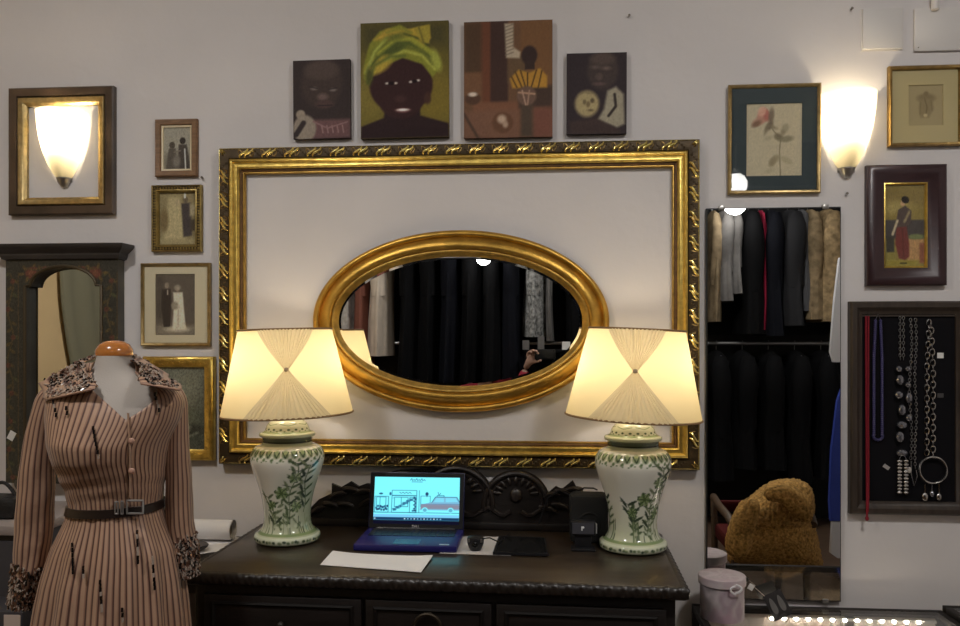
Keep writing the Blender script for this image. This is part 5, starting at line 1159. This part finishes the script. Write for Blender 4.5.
for k in range(30):
    y = 413 + 85 * k / 29; x = 128 + 2.5 * math.sin(min(1, (y - 413) / 40) * 1.2)
    rows.append([on_dress(x - 1.2, y, .011), on_dress(x, y, .015), on_dress(x + 1.2, y, .011)])
pl.grid(rows, uv=[[(j * .3, k * .1) for j in range(3)] for k in range(30)]); o = pl.build('front_placket', satin, dress, ang=80); o.data.uv_layers[0].name = 'UVMap'
for py in (441, 471):
    p = on_dress(131.5, py, .017); mb = MB(); mb.ball(p, .0085, 14, 8, (1, .5, .9)); mb.build('button', mat('button_covered', A(124, 96, 82), .4), dress)
# belt
belt = thing('belt', 'narrow dark leather belt with a silver buckle round the dress waist', 'belt', (t.location.x, YM, zof(512)))
rows = []
for dz, e in ((-.0105, .011), (-.010, .013), (0, .0135), (.010, .013), (.0105, .011), (.0105, .008), (-.0105, .008), (-.0105, .011)):
    rows.append([S(2 * PI * k / 80, zof(505.5) + dz + .004 * math.sin(2 * PI * k / 80 + .3), e - .001) for k in range(80)])
mb = MB(); mb.grid(rows, wrap=True); mb.build('strap', mat('belt_leather', (.022, .014, .011), .35), belt)
def ring_on(pxa, pya, pxb, pyb, r, e, name, m):
    mb = MB(); c = [on_dress(pxa, pya, e), on_dress(pxb, pya, e), on_dress(pxb, pyb, e), on_dress(pxa, pyb, e)]; pts = []
    for k in range(4):
        for j in range(4): pts.append(c[k].lerp(c[(k + 1) % 4], j / 4))
    mb.tube(pts, r * 1.15, 6, cyclic=True); mb.build(name, mat('buckle_silver', (.50, .48, .46), .45, .85), belt)
ring_on(127, 500.5, 143, 513.5, .0022, .016, 'buckle', silver); ring_on(115, 502, 118, 514, .0018, .015, 'loop_bar', silver); ring_on(121, 501.5, 123, 514, .0016, .015, 'loop_bar', silver)
mb = MB(); mb.tube([on_dress(128, 507.5, .017), on_dress(142.5, 507, .018)], .0018, 6); mb.build('buckle_prong', silver, belt)
# ================================================================ the shop behind the viewer, seen in the mirrors
YR = 3.72                                        # distance of the clothes rails from the mirror wall
railst = mat('rail_steel', (.30, .30, .30), .35, .9)
zu, zl = 2.50, 1.43
rx0, rx1 = -2.15, 2.55
t = thing('clothes_rail', 'long two-tier steel clothes rail opposite the mirror wall', 'clothes rail', ((rx0 + rx1) / 2, -YR, 0))
for z in (zu, zl): MB().tube([(rx0, -YR, z), (rx1, -YR, z)], .014, 12).build('rail_bar', railst, t)
for x in (rx0, -.62, .95, rx1): MB().tube([(x, -YR - .26, 0), (x, -YR - .26, zu + .05)], .018, 12).build('upright', railst, t); MB().tube([(x, -YR - .26, zu), (x, -YR, zu)], .012, 10).build('bracket', railst, t); MB().tube([(x, -YR - .26, zl), (x, -YR, zl)], .012, 10).build('bracket', railst, t)
shz = 1.475
shl = tag(MB().box((rx0, -YR - .28, 1.20), (rx1, -YR - .245, 1.50)).build('gap_panel', mat('panel_black', (.012, .012, .012), .8), smooth=False), 'black panel added behind the two-tier clothes rail to darken its gaps', 'panel')  # black panel added so the gaps between coats stay dark
shl.location.z = 1.20
tag(MB().box((rx0, -YR - .32, .0), (rx1, -YR - .30, 2.9)).build('backdrop', mat('backdrop_black', (.010, .010, .011), .9), smooth=False), 'plain black curtain added behind the clothes rail to keep its gaps dark', 'backdrop')  # made-up black sheet that keeps everything behind the coats dark
def cloth(name, col, rough=.85, noise=.0, ns=30, bump=.0): return mat(name, col, rough, noise=noise, nscale=ns, bump=bump, bscale=ns, spec=.12)
def coat(x, zt_, L_, w, d, m, label, group, cat='coat', y=-YR, sleeve=True, seed=0, name='coat', lining=None):
    r_ = random.Random(seed); c = thing(name, label, cat, (x, y, zt_ - L_), group)
    prof = [(.0, .012, .02), (.015, .3, .5), (.05, .62, .86), (.10, .85, .97), (.25, .95, 1.0), (.5, .9, .98), (.75, 1.0, 1.03), (1.0, 1.08, 1.06)]
    rows = []; ph = r_.random() * 6
    for f_, kx, ky in prof:
        row = []
        for k in range(36):
            a_ = 2 * PI * k / 36; q = 1 + .10 * f_ * math.sin(5 * a_ + ph) + .06 * f_ * math.sin(9 * a_ + 2 * ph)
            row.append((x + w / 2 * kx * math.cos(a_) * q + .01 * math.sin(f_ * 5 + ph) * f_, y + d / 2 * ky * math.sin(a_) * q, zt_ - f_ * L_))
        rows.append(row)
    mb = MB(); mb.grid(rows, wrap=True); mb.face([mb.bm.verts.new(p) for p in rows[-1]]); mb.face([mb.bm.verts.new(p) for p in rows[0]]); mb.build('body', m, c, ang=80)
    if sleeve:
        for s in (-1, 1):
            pts = [(x + .006 * math.sin(k + ph), y + s * (d * .40 + .02 * math.sin(k * .8)), zt_ - .05 - k * min(.62, L_ * .62) / 6) for k in range(7)]
            mb = MB(); mb.tube(pts, [w * .22, w * .36, w * .40, w * .38, w * .36, w * .35, w * .33], 12); mb.build('sleeve', lining if (lining and s > 0) else m, c, ang=80)
    hz = zu if zt_ > 1.6 else zl
    h = MB(); h.tube([(x, y, zt_ - .01), (x, y, hz + .010), (x, y + .012, hz + .022), (x, y + .020, hz + .012), (x, y + .019, hz - .004)], .0025, 6); h.tube([(x, y - d * .42, zt_ - .05), (x, y, zt_ - .006), (x, y + d * .42, zt_ - .05)], .006, 6); h.build('hanger', railst, c)
    return c
blk = cloth('cloth_black', (.0035, .0035, .004)); char = cloth('cloth_charcoal', (.022, .022, .024)); gry = cloth('cloth_grey', (.10, .10, .105)); navy = cloth('cloth_navy', (.0045, .005, .008))
tan = cloth('cloth_tan', (.20, .15, .09), noise=.35, ns=14, bump=.4); fur1 = cloth('fur_tan', (.27, .20, .115), noise=.4, ns=18, bump=.9); fur2 = cloth('fur_honey', (.30, .215, .115), noise=.4, ns=22, bump=.9)
pale = cloth('cloth_palegrey', (.15, .142, .135), noise=.25, ns=10); cream_c = cloth('cloth_cream', (.62, .53, .43), noise=.12, ns=8); redb = cloth('cloth_redbrown', (.22, .085, .06)); silk = cloth('silk_red', (.20, .010, .03), .5)
patt = cloth('cloth_patterned', (.24, .24, .23), noise=.75, ns=34); stone = cloth('cloth_stone', (.42, .39, .35), noise=.35, ns=20)
gU = 'garments on the upper clothes rail'; top = zu - .025
def at(px): return M(px, 300, YR).x
def clen(py): return top - M(760, py, YR).z
tall = [(711, .07, .42, 322, tan, 'brown tan coat, leftmost in the tall mirror'), (721, .09, .44, 302, pale, 'pale grey jacket second from left in the tall mirror'), (731, .07, .42, 295, pale, 'lighter grey jacket beside the first pale grey jacket in the tall mirror'),
        (747, .12, .46, 334, blk, 'black coat between the pale jackets and the red garment in the tall mirror'), (757.5, .03, .40, 330, silk, 'narrow red garment hanging between black coats in the tall mirror'), (767, .11, .46, 336, navy, 'navy black coat right of the narrow red garment in the tall mirror'),
        (786, .13, .46, 326, char, 'charcoal coat in the middle of the tall mirror'), (797.5, .05, .40, 312, gry, 'slim grey garment beside the tan fur in the tall mirror'), (806, .10, .42, 320, fur1, 'tan fur jacket with rounded shoulder in the tall mirror'), (823, .13, .46, 322, fur2, 'honey fur coat, rightmost on the rail in the tall mirror')]
sd_ = 1
for px, w, d, pb, m, lab in tall:
    sd_ += 1; coat(at(px), top, clen(pb), w * 1.6, d, m, lab, gU, seed=sd_, cat='coat' if m not in (silk, gry) else 'garment')
ov = [(350, .10, .42, 352, stone, 'mottled grey coat at the left end of the oval mirror'), (366, .10, .44, 375, redb, 'red brown coat beside the mottled grey one in the oval mirror'), (384, .15, .48, 356, cream_c, 'cream coat with a dark cuff in the oval mirror'), (535, .15, .44, 337, patt, 'grey patterned jacket at the right of the oval mirror'), (549, .05, .40, 341, pale, 'slim pale grey garment beside the patterned jacket in the oval mirror')]
for px, w, d, pb, m, lab in ov:
    sd_ += 1; coat(at(px), top, clen(pb), w * 1.2, d, m, lab, gU, seed=sd_)
used = [at(p[0]) for p in tall + ov]; x = rx0 + .08; n = 0
while x < rx1 - .06:
    if all(abs(x - u) > .12 for u in used):
        sd_ += 1; coat(x, top, 1.35 if x < .25 else .98, .17, .48, [blk, blk, navy][n % 3], 'long black coat hanging among the other black coats on the upper rail', 'black coats on the upper clothes rail', seed=sd_); n += 1
    x += .165
x = rx0 + .1; n = 0
while x < rx1 - .06:
    if x > .16:
        sd_ += 1; coat(x, zl - .05, .95 + .06 * math.sin(n * 1.7), .20, .44, blk, 'black garment hanging on the lower clothes rail', 'black garments on the lower clothes rail', cat='garment', seed=sd_, name='garment'); n += 1
    x += .20
# a low shelf with price cards, right part of the oval mirror
c = M(548, 347, YR - .42)
t = thing('shelf_unit', 'narrow black shelf unit standing in front of the rail, seen low in the oval mirror', 'shelf', (c.x, c.y, 0))
MB().box((c.x - .17, c.y - .12, c.z - .04), (c.x + .24, c.y + .10, c.z - .02), bev=.003).build('shelf_board', blk, t)
for s in (-.165, .235): MB().box((c.x + s - .012, c.y - .10, 0), (c.x + s + .012, c.y + .08, c.z - .038)).build('leg', blk, t, smooth=False)
for px, w_, h_, lab in ((526, .05, .07, 'grey card standing on the black shelf, left in the oval mirror'), (541, .05, .10, 'taller grey card beside the first one on the black shelf'), (566, .06, .06, 'white card at the right end of the black shelf')):
    q = M(px, 347, YR - .47); MBq = MB(); MBq.box((q.x - w_ / 2, q.y - .003, c.z - .019), (q.x + w_ / 2, q.y + .003, c.z - .019 + h_)); tag(MBq.build('display_card', pale if px != 566 else mat('white_card'), smooth=False), lab, 'card', 'cards on the black shelf')
# pendant globe lamps
gm = bulb_mat('globe_light', (1.0, 0.97, 0.94), GLOBE_S)
def globe(p, r, label, grp='round glass ceiling lamps'):
    t = thing('pendant_lamp', label, 'ceiling lamp', (p.x, p.y, p.z - r), grp)
    MB().ball(p, r, 24, 16).build('globe', gm, t)
    MB().lathe([(.001, .035), (.018, .035), (.03, .0), (.03, -.012)], (p.x, p.y, p.z + r), 20).build('gallery', nickel, t)
    MB().tube([(p.x, p.y, p.z + r + .03), (p.x, p.y, ZT - .03)], .004, 8).build('suspension_rod', nickel, t); MB().lathe([(.05, -.001), (.05, -.02), (.02, -.035), (.001, -.036)], (p.x, p.y, ZT), 20).build('ceiling_rose', nickel, t)
g1 = M(484, 258.5, 3.30); g2 = M(734, 204, 3.30)
globe(g1, .055, 'small round pendant lamp reflected at the top of the oval mirror'); globe(g2, .085, 'round pendant lamp reflected in the rose print glass and tall mirror')
cm = bulb_mat('ceiling_light', (1.0, 0.975, 0.95), CEIL_S)
for x, y, lab in ((-1.5, -2.0, 'flush ceiling lamp above the dress form side of the shop'), (1.1, -2.0, 'flush ceiling lamp above the display case side of the shop'), (-.2, -4.9, 'flush ceiling lamp at the back of the shop')):
    t = thing('ceiling_lamp', lab, 'ceiling lamp', (x, y, ZT), 'flush ceiling lamps')
    MB().lathe([(.16, 0), (.16, -.02), (.15, -.025), (.15, 0)], (x, y, ZT), 32).build('rim', nickel, t); MB().lathe([(.148, -.015), (.13, -.045), (.08, -.062), (.001, -.068)], (x, y, ZT), 32).build('diffuser', cm, t)
# cloth hanging by the cream wall, reflected in the painted mirror
p = P(74, 330, 0); d = ray(74, 330); d.y = -d.y
hit = p + d * ((X0 - p.x) / d.x)
t = thing('hanging_cloth', 'olive grey cloth hanging against the cream wall, reflected in the painted mirror', 'cloth', (X0 + .05, hit.y, .6))
mb = MB(); rows = []
for k in range(30):
    f_ = k / 29; z = 2.75 - 2.1 * f_; e0_ = hit.y + .02 + .16 * math.sin(f_ * 4.2) ; rows.append([(X0 + .012 + .012 * (1 + math.sin(j * .9)), e0_ - (1.1 * j / 30), z) for j in range(31)])
mb.grid(rows); o = mb.build('fabric', mat('cloth_olive', (.26, .24, .15), .9), t, ang=80); sd = o.modifiers.new('thickness', 'SOLIDIFY'); sd.thickness = .004
MB().tube([(X0 + .02, hit.y + .25, 2.76), (X0 + .02, hit.y - 1.1, 2.76)], .009, 8).build('rod', railst, t)
# chair with a fur jacket, reflected in the tall mirror
YC = 1.50; cc = M(757, 560, YC); fz = 0.0
t = thing('armchair', 'wooden armchair with a red seat under the ginger fur jacket, reflected in the tall mirror', 'chair', (cc.x, cc.y, 0))
wdc = mat('chair_wood', (.07, .04, .02), .5, noise=.3, nscale=10); redm = mat('seat_red', (.07, .008, .007), .85, spec=.15)
hw_ = .17; bt = M(772, 505, YC).z
for sx in (-1, 1):
    MB().tube([(cc.x + sx * hw_, cc.y - .25, 0), (cc.x + sx * hw_, cc.y - .25, .42), (cc.x + sx * hw_ * .96, cc.y - .31, bt - .02)], .018, 10).build('leg', wdc, t)
    MB().tube([(cc.x + sx * hw_, cc.y + .22, 0), (cc.x + sx * hw_, cc.y + .22, .58)], .018, 10).build('leg', wdc, t)
    MB().tube([(cc.x + sx * hw_, cc.y - .28, .60), (cc.x + sx * (hw_ + .03), cc.y, .61), (cc.x + sx * (hw_ + .03), cc.y + .20, .60), (cc.x + sx * (hw_ + .02), cc.y + .25, .575)], .020, 10).build('armrest', wdc, t)
MB().box((cc.x - .17, cc.y - .27, .38), (cc.x + .17, cc.y + .25, .46), bev=.02).build('seat', redm, t)
MB().box((cc.x - .15, cc.y - .30, .52), (cc.x + .15, cc.y - .27, bt - .03), bev=.01).build('backrest', redm, t)
fur = cloth('fur_ginger', (.40, .23, .07), noise=.55, ns=70, bump=1.0)
def furry(o):
    bm = bmesh.new(); bm.from_mesh(o.data); bmesh.ops.remove_doubles(bm, verts=bm.verts[:], dist=1e-4); bm.to_mesh(o.data); bm.free()
    s_ = o.modifiers.new('smooth', 'SUBSURF'); s_.levels = 2; s_.render_levels = 2
    if 'fur_noise' not in bpy.data.textures:
        x_ = bpy.data.textures.new('fur_noise', 'CLOUDS'); x_.noise_scale = .014; x_.noise_depth = 3
    d_ = o.modifiers.new('tufts', 'DISPLACE'); d_.texture = bpy.data.textures['fur_noise']; d_.strength = .024; d_.mid_level = .5
    return o
jk = thing('fur_jacket', 'ginger fur jacket draped over the chair, reflected at the bottom of the tall mirror', 'jacket', (cc.x, cc.y, .3))
def MP(px, py, dy=0.0): return M(px, py, YC - .28 + dy)
outl = [(727, 560), (728, 540), (734, 518), (744, 500), (756, 489), (768, 481), (783, 478), (798, 479), (808, 486), (812, 500), (812, 520), (816, 540), (820, 562), (812, 569), (790, 570), (760, 567), (742, 564)]
nz = random.Random(2); mb = MB(); N1 = len(outl); cx_, cy_ = 775, 528; layers = []
for f_, dy in ((1.0, .26), (1.0, .18), (.97, .06), (.86, -.01), (.66, -.06), (.42, -.085), (.2, -.095), (.05, -.097)):
    row = []
    for k in range(N1 * 5):
        a_ = k / 5; i = int(a_); u = a_ - i; p0, p1, p2, p3 = [outl[(i + j) % N1] for j in (-1, 0, 1, 2)]
        q = [.5 * (2 * p1[c] + (p2[c] - p0[c]) * u + (2 * p0[c] - 5 * p1[c] + 4 * p2[c] - p3[c]) * u * u + (3 * p1[c] - p0[c] - 3 * p2[c] + p3[c]) * u ** 3) for c in (0, 1)]
        j_ = 1 + nz.uniform(-.006, .006)
        row.append(MP(cx_ + (q[0] - cx_) * f_ * j_, cy_ + (q[1] - cy_) * f_ * j_, dy + .022 * math.sin(k * .37) * max(0, f_ - .35)))
    layers.append(row)
mb.grid(layers, wrap=True); mb.face([mb.bm.verts.new(p) for p in layers[-1]]); furry(mb.build('body', fur, jk, ang=180))
mb = MB(); sp_ = [(752, 497), (744, 515), (737, 535), (735, 556)]
mb.tube([MP(x, y, -.14) for x, y in sp_], [.040, .056, .064, .055], 16); furry(mb.build('sleeve', fur, jk, ang=180))
mb = MB(); mb.tube([MP(x, y, -.15) for x, y in [(762, 494), (776, 490), (790, 496), (801, 508), (806, 520)]], [.03, .045, .055, .05, .03], 14); furry(mb.build('collar', fur, jk, ang=180))
# white blouse and blue scarf on a stand at the right edge of the tall mirror
YS = 2.3; s0 = M(836, 300, YS)
t = thing('garment_stand', 'slim steel garment stand near the right wall, partly reflected in the tall mirror', 'stand', (s0.x + .2, s0.y, 0))
MB().tube([(s0.x + .25, s0.y, 0.02), (s0.x + .25, s0.y, 1.95)], .014, 10).build('pole', railst, t); MB().tube([(s0.x + .05, s0.y, 1.93), (s0.x + .45, s0.y, 1.93)], .010, 10).build('cross_bar', railst, t); MB().lathe([(.001, .025), (.17, .018), (.18, 0), (.001, 0)], (s0.x + .25, s0.y, 0), 24).build('base', railst, t)
def flatg(name, pts, y, th, m, label, cat):
    mb = MB(); n = len(pts); rws = []
    mb.prism([(p.x, p.z) for p in pts], y - th, y + th); return tag(mb.build(name, m, ang=60), label, cat)
flatg('blouse', [M(a_, b_, YS) for a_, b_ in ((838, 258), (833, 300), (829, 352), (832, 362), (872, 362), (876, 300), (858, 256))], s0.y - .02, .015, mat('cotton_white', (.62, .62, .64), .8), 'white blouse hanging at the right edge of the tall mirror', 'blouse')
flatg('blue_garment', [M(a_, b_, YS) for a_, b_ in ((836, 400), (830, 450), (828, 500), (829, 520), (868, 520), (870, 440), (856, 366), (848, 366))], s0.y - .02, .015, mat('cotton_blue', (.02, .045, .30), .7), 'blue garment hanging under the white blouse in the tall mirror', 'garment')
flatg('white_skirt', [M(a_, b_, YS) for a_, b_ in ((831, 521), (829, 552), (836, 557), (866, 557), (866, 521))], s0.y - .02, .015, mat('cotton_white'), 'white hem below the blue garment in the tall mirror', 'garment')
# ================================================================ the person taking the photo, of whom the oval mirror shows a hand and a red sleeve
hp = M(533, 357, 2.83)
t = thing('person', 'person in a red sweater on a low stool holding up a phone', 'person', (hp.x - .34, -3.12, 0))
skin = mat('skin', (.42, .25, .18), .55); redk = mat('sweater_red', (.30, .012, .03), .8); trous = mat('trousers_dark', (.012, .012, .016), .85); hairm = mat('hair_dark', (.012, .009, .008), .5); shoem = mat('shoe_black', (.01, .01, .01), .4)
def skin_mesh(name, pts, edges, rad, root, m, par, lv=2):
    me = bpy.data.meshes.new(name); me.from_pydata([tuple(p) for p in pts], edges, []); me.materials.append(m)
    o = link(name, me, par, smooth=False); sk = o.modifiers.new('skin', 'SKIN'); sk.use_smooth_shade = True
    for k, v in enumerate(me.skin_vertices[0].data): v.radius = (rad[k], rad[k]) if not isinstance(rad[k], tuple) else rad[k]; v.use_root = (k == root)
    sb_ = o.modifiers.new('smooth', 'SUBSURF'); sb_.levels = lv; sb_.render_levels = lv
    return o
bx, by = hp.x - .34, -3.12
V = Vector
pel, chest, neckp, headp = V((bx, by, .44)), V((bx + .01, by + .06, .70)), V((bx + .02, by + .09, .84)), V((bx + .03, by + .12, .925))
shL, shR = V((bx + .15, by + .07, .78)), V((bx - .16, by + .05, .77))
elL, wrL = V((bx + .24, by + .17, .99)), V((hp.x - .055, hp.y - .03, hp.z - .085))
elR, wrR = V((bx - .24, by + .10, .52)), V((bx - .13, by + .33, .46))
hiL, hiR = V((bx + .10, by + .02, .42)), V((bx - .10, by + .02, .42)); knL, knR = V((bx + .14, by + .42, .44)), V((bx - .15, by + .40, .44)); anL, anR = V((bx + .14, by + .36, .08)), V((bx - .15, by + .33, .08)); toL, toR = V((bx + .15, by + .52, .045)), V((bx - .16, by + .49, .045))
hR = V((bx - .10, by + .41, .455))
allp = [pel, chest, neckp, headp, shL, elL, wrL, shR, elR, wrR, hiL, knL, anL, toL, hiR, knR, anR, toR, V((headp.x, headp.y, 1.0)), hR]
alle = [(0, 1), (1, 2), (2, 3), (3, 18), (1, 4), (4, 5), (5, 6), (1, 7), (7, 8), (8, 9), (9, 19), (0, 10), (10, 11), (11, 12), (12, 13), (0, 14), (14, 15), (15, 16), (16, 17)]
skin_mesh('body', allp, alle, [.12, .115, .05, .082, .055, .04, .028, .055, .04, .028, .085, .058, .038, .03, .085, .058, .038, .03, .070, .030], 0, skin, t)
skin_mesh('sweater', [pel, chest, neckp, shL, elL, wrL, shR, elR, wrR], [(0, 1), (1, 2), (1, 3), (3, 4), (4, 5), (1, 6), (6, 7), (7, 8)], [.14, .135, .062, .072, .055, .040, .072, .055, .040], 0, redk, t)
skin_mesh('trousers', [pel, hiL, knL, anL, hiR, knR, anR], [(0, 1), (1, 2), (2, 3), (0, 4), (4, 5), (5, 6)], [.145, .10, .072, .052, .10, .072, .052], 0, trous, t)
for a_, b_ in ((anL, toL), (anR, toR)):
    mb = MB(); mb.ball((a_ + b_) / 2 + V((0, .0, -.012)), 1, 16, 10, (.048, .135, .045)); mb.build('shoe', shoem, t)
mb = MB(); mb.ball(headp + V((0, -.022, .032)), 1, 20, 14, (.092, .105, .108)); mb.ball(headp + V((0, -.075, -.05)), 1, 14, 10, (.075, .05, .10)); mb.build('hair', hairm, t)
mb = MB(); hf = headp + V((0, .086, 0))
for s in (-1, 1): mb.ball(hf + V((s * .03, -.008, .012)), .011, 10, 8)
mb.build('eyes', mat('eye_white', (.5, .5, .48), .3), t); mb = MB(); mb.ball(hf + V((0, .008, -.012)), 1, 10, 8, (.013, .016, .022)); mb.build('nose', skin, t); mb = MB(); mb.ball(hf + V((0, -.004, -.044)), 1, 10, 6, (.022, .008, .007)); mb.build('mouth', mat('lips', (.25, .08, .07), .5), t)
for s in (-1, 1): MB().ball(headp + V((s * .086, 0, .0)), 1, 10, 8, (.012, .024, .032)).build('ear', skin, t)
# the raised hand: palm behind the phone, fingers curled over its lower corner
wr = wrL; pm_ = V((hp.x - .015, hp.y - .012, hp.z - .015))
hpts = [wr, wr.lerp(pm_, .5), pm_]; hed = [(0, 1), (1, 2)]; hr = [.027, (.034, .017), (.038, .016)]
def finger(base, segs, r):
    i0_ = len(hpts); hpts.append(base); hr.append(r); hed.append((2, i0_))
    for s_ in segs: hpts.append(hpts[-1] + V(s_)); hr.append(r * .85); hed.append((len(hpts) - 2, len(hpts) - 1))
for k, (dx, dz, ln) in enumerate(((-.026, .026, .9), (-.008, .032, 1.0), (.010, .030, .95), (.026, .022, .75))):
    finger(pm_ + V((dx, .002, dz)), [(.010 * ln, .006, .024 * ln), (.016 * ln, .018, .008 * ln), (.012 * ln, .014, -.010 * ln)], .0095)
finger(pm_ + V((.030, .004, -.018)), [(.024, .010, .004), (.020, .014, .010)], .011)
skin_mesh('hand', hpts, hed, hr, 0, skin, t)
ph = thing('phone', 'dark phone held up by the person in the red sweater', 'phone', (hp.x + .06, hp.y + .012, hp.z + .02))
MB().box((hp.x + .012, hp.y + .008, hp.z - .015), (hp.x + .155, hp.y + .016, hp.z + .055), bev=.003).build('body', mat('phone_black', (.01, .01, .01), .3), ph); MB().box((hp.x + .017, hp.y + .0065, hp.z - .010), (hp.x + .150, hp.y + .0085, hp.z + .050)).build('screen', mat('phone_screen', (.02, .02, .025), .1), ph, smooth=False)
MB().tube([(hp.x + .143, hp.y + .016, hp.z + .043), (hp.x + .143, hp.y + .0175, hp.z + .043)], .006, 14).build('lens', mat('phone_screen'), ph)
t = thing('stool', 'low wooden stool under the person in the red sweater', 'stool', (bx, by, 0))
MB().lathe([(.001, 0), (.16, 0), (.165, .01), (.165, .028), (.155, .034), (.001, .034)], (bx, by, .27), 32).build('seat', wdc, t)
for k in range(4):
    an = PI / 4 + k * PI / 2; MB().tube([(bx + .12 * math.cos(an), by + .12 * math.sin(an), .27), (bx + .15 * math.cos(an), by + .15 * math.sin(an), 0)], .014, 10).build('leg', wdc, t)
# ================================================================ camera and picture settings
cam = bpy.data.cameras.new('camera'); co_ = bpy.data.objects.new('camera', cam); C.objects.link(co_)
cam.sensor_width = 36; cam.sensor_fit = 'HORIZONTAL'; cam.lens = 36 * F / 960; cam.shift_y = (HY - 313) / 960; cam.clip_start = .01
co_.location = CAM; co_.rotation_euler = (PI / 2, 0, YAW)
sc = bpy.context.scene; sc.camera = co_
w = bpy.data.worlds.new('room_fill'); sc.world = w; w.use_nodes = True; w.node_tree.nodes['Background'].inputs[0].default_value = (.6, .6, .65, 1); w.node_tree.nodes['Background'].inputs[1].default_value = .02  # faint grey background fill added besides the room's lamps
sc.view_settings.view_transform = 'Standard'; sc.view_settings.look = 'None'; sc.view_settings.gamma = 1; sc.view_settings.use_curve_mapping = False; sc.view_settings.exposure = 0.0
sc.cycles.max_bounces = 10; sc.cycles.diffuse_bounces = 5; sc.cycles.glossy_bounces = 5; sc.cycles.transmission_bounces = 6; sc.cycles.transparent_max_bounces = 8
sc.cycles.use_denoising = True; sc.cycles.sample_clamp_indirect = 6; sc.cycles.caustics_reflective = False; sc.cycles.caustics_refractive = False; sc.cycles.use_light_tree = True
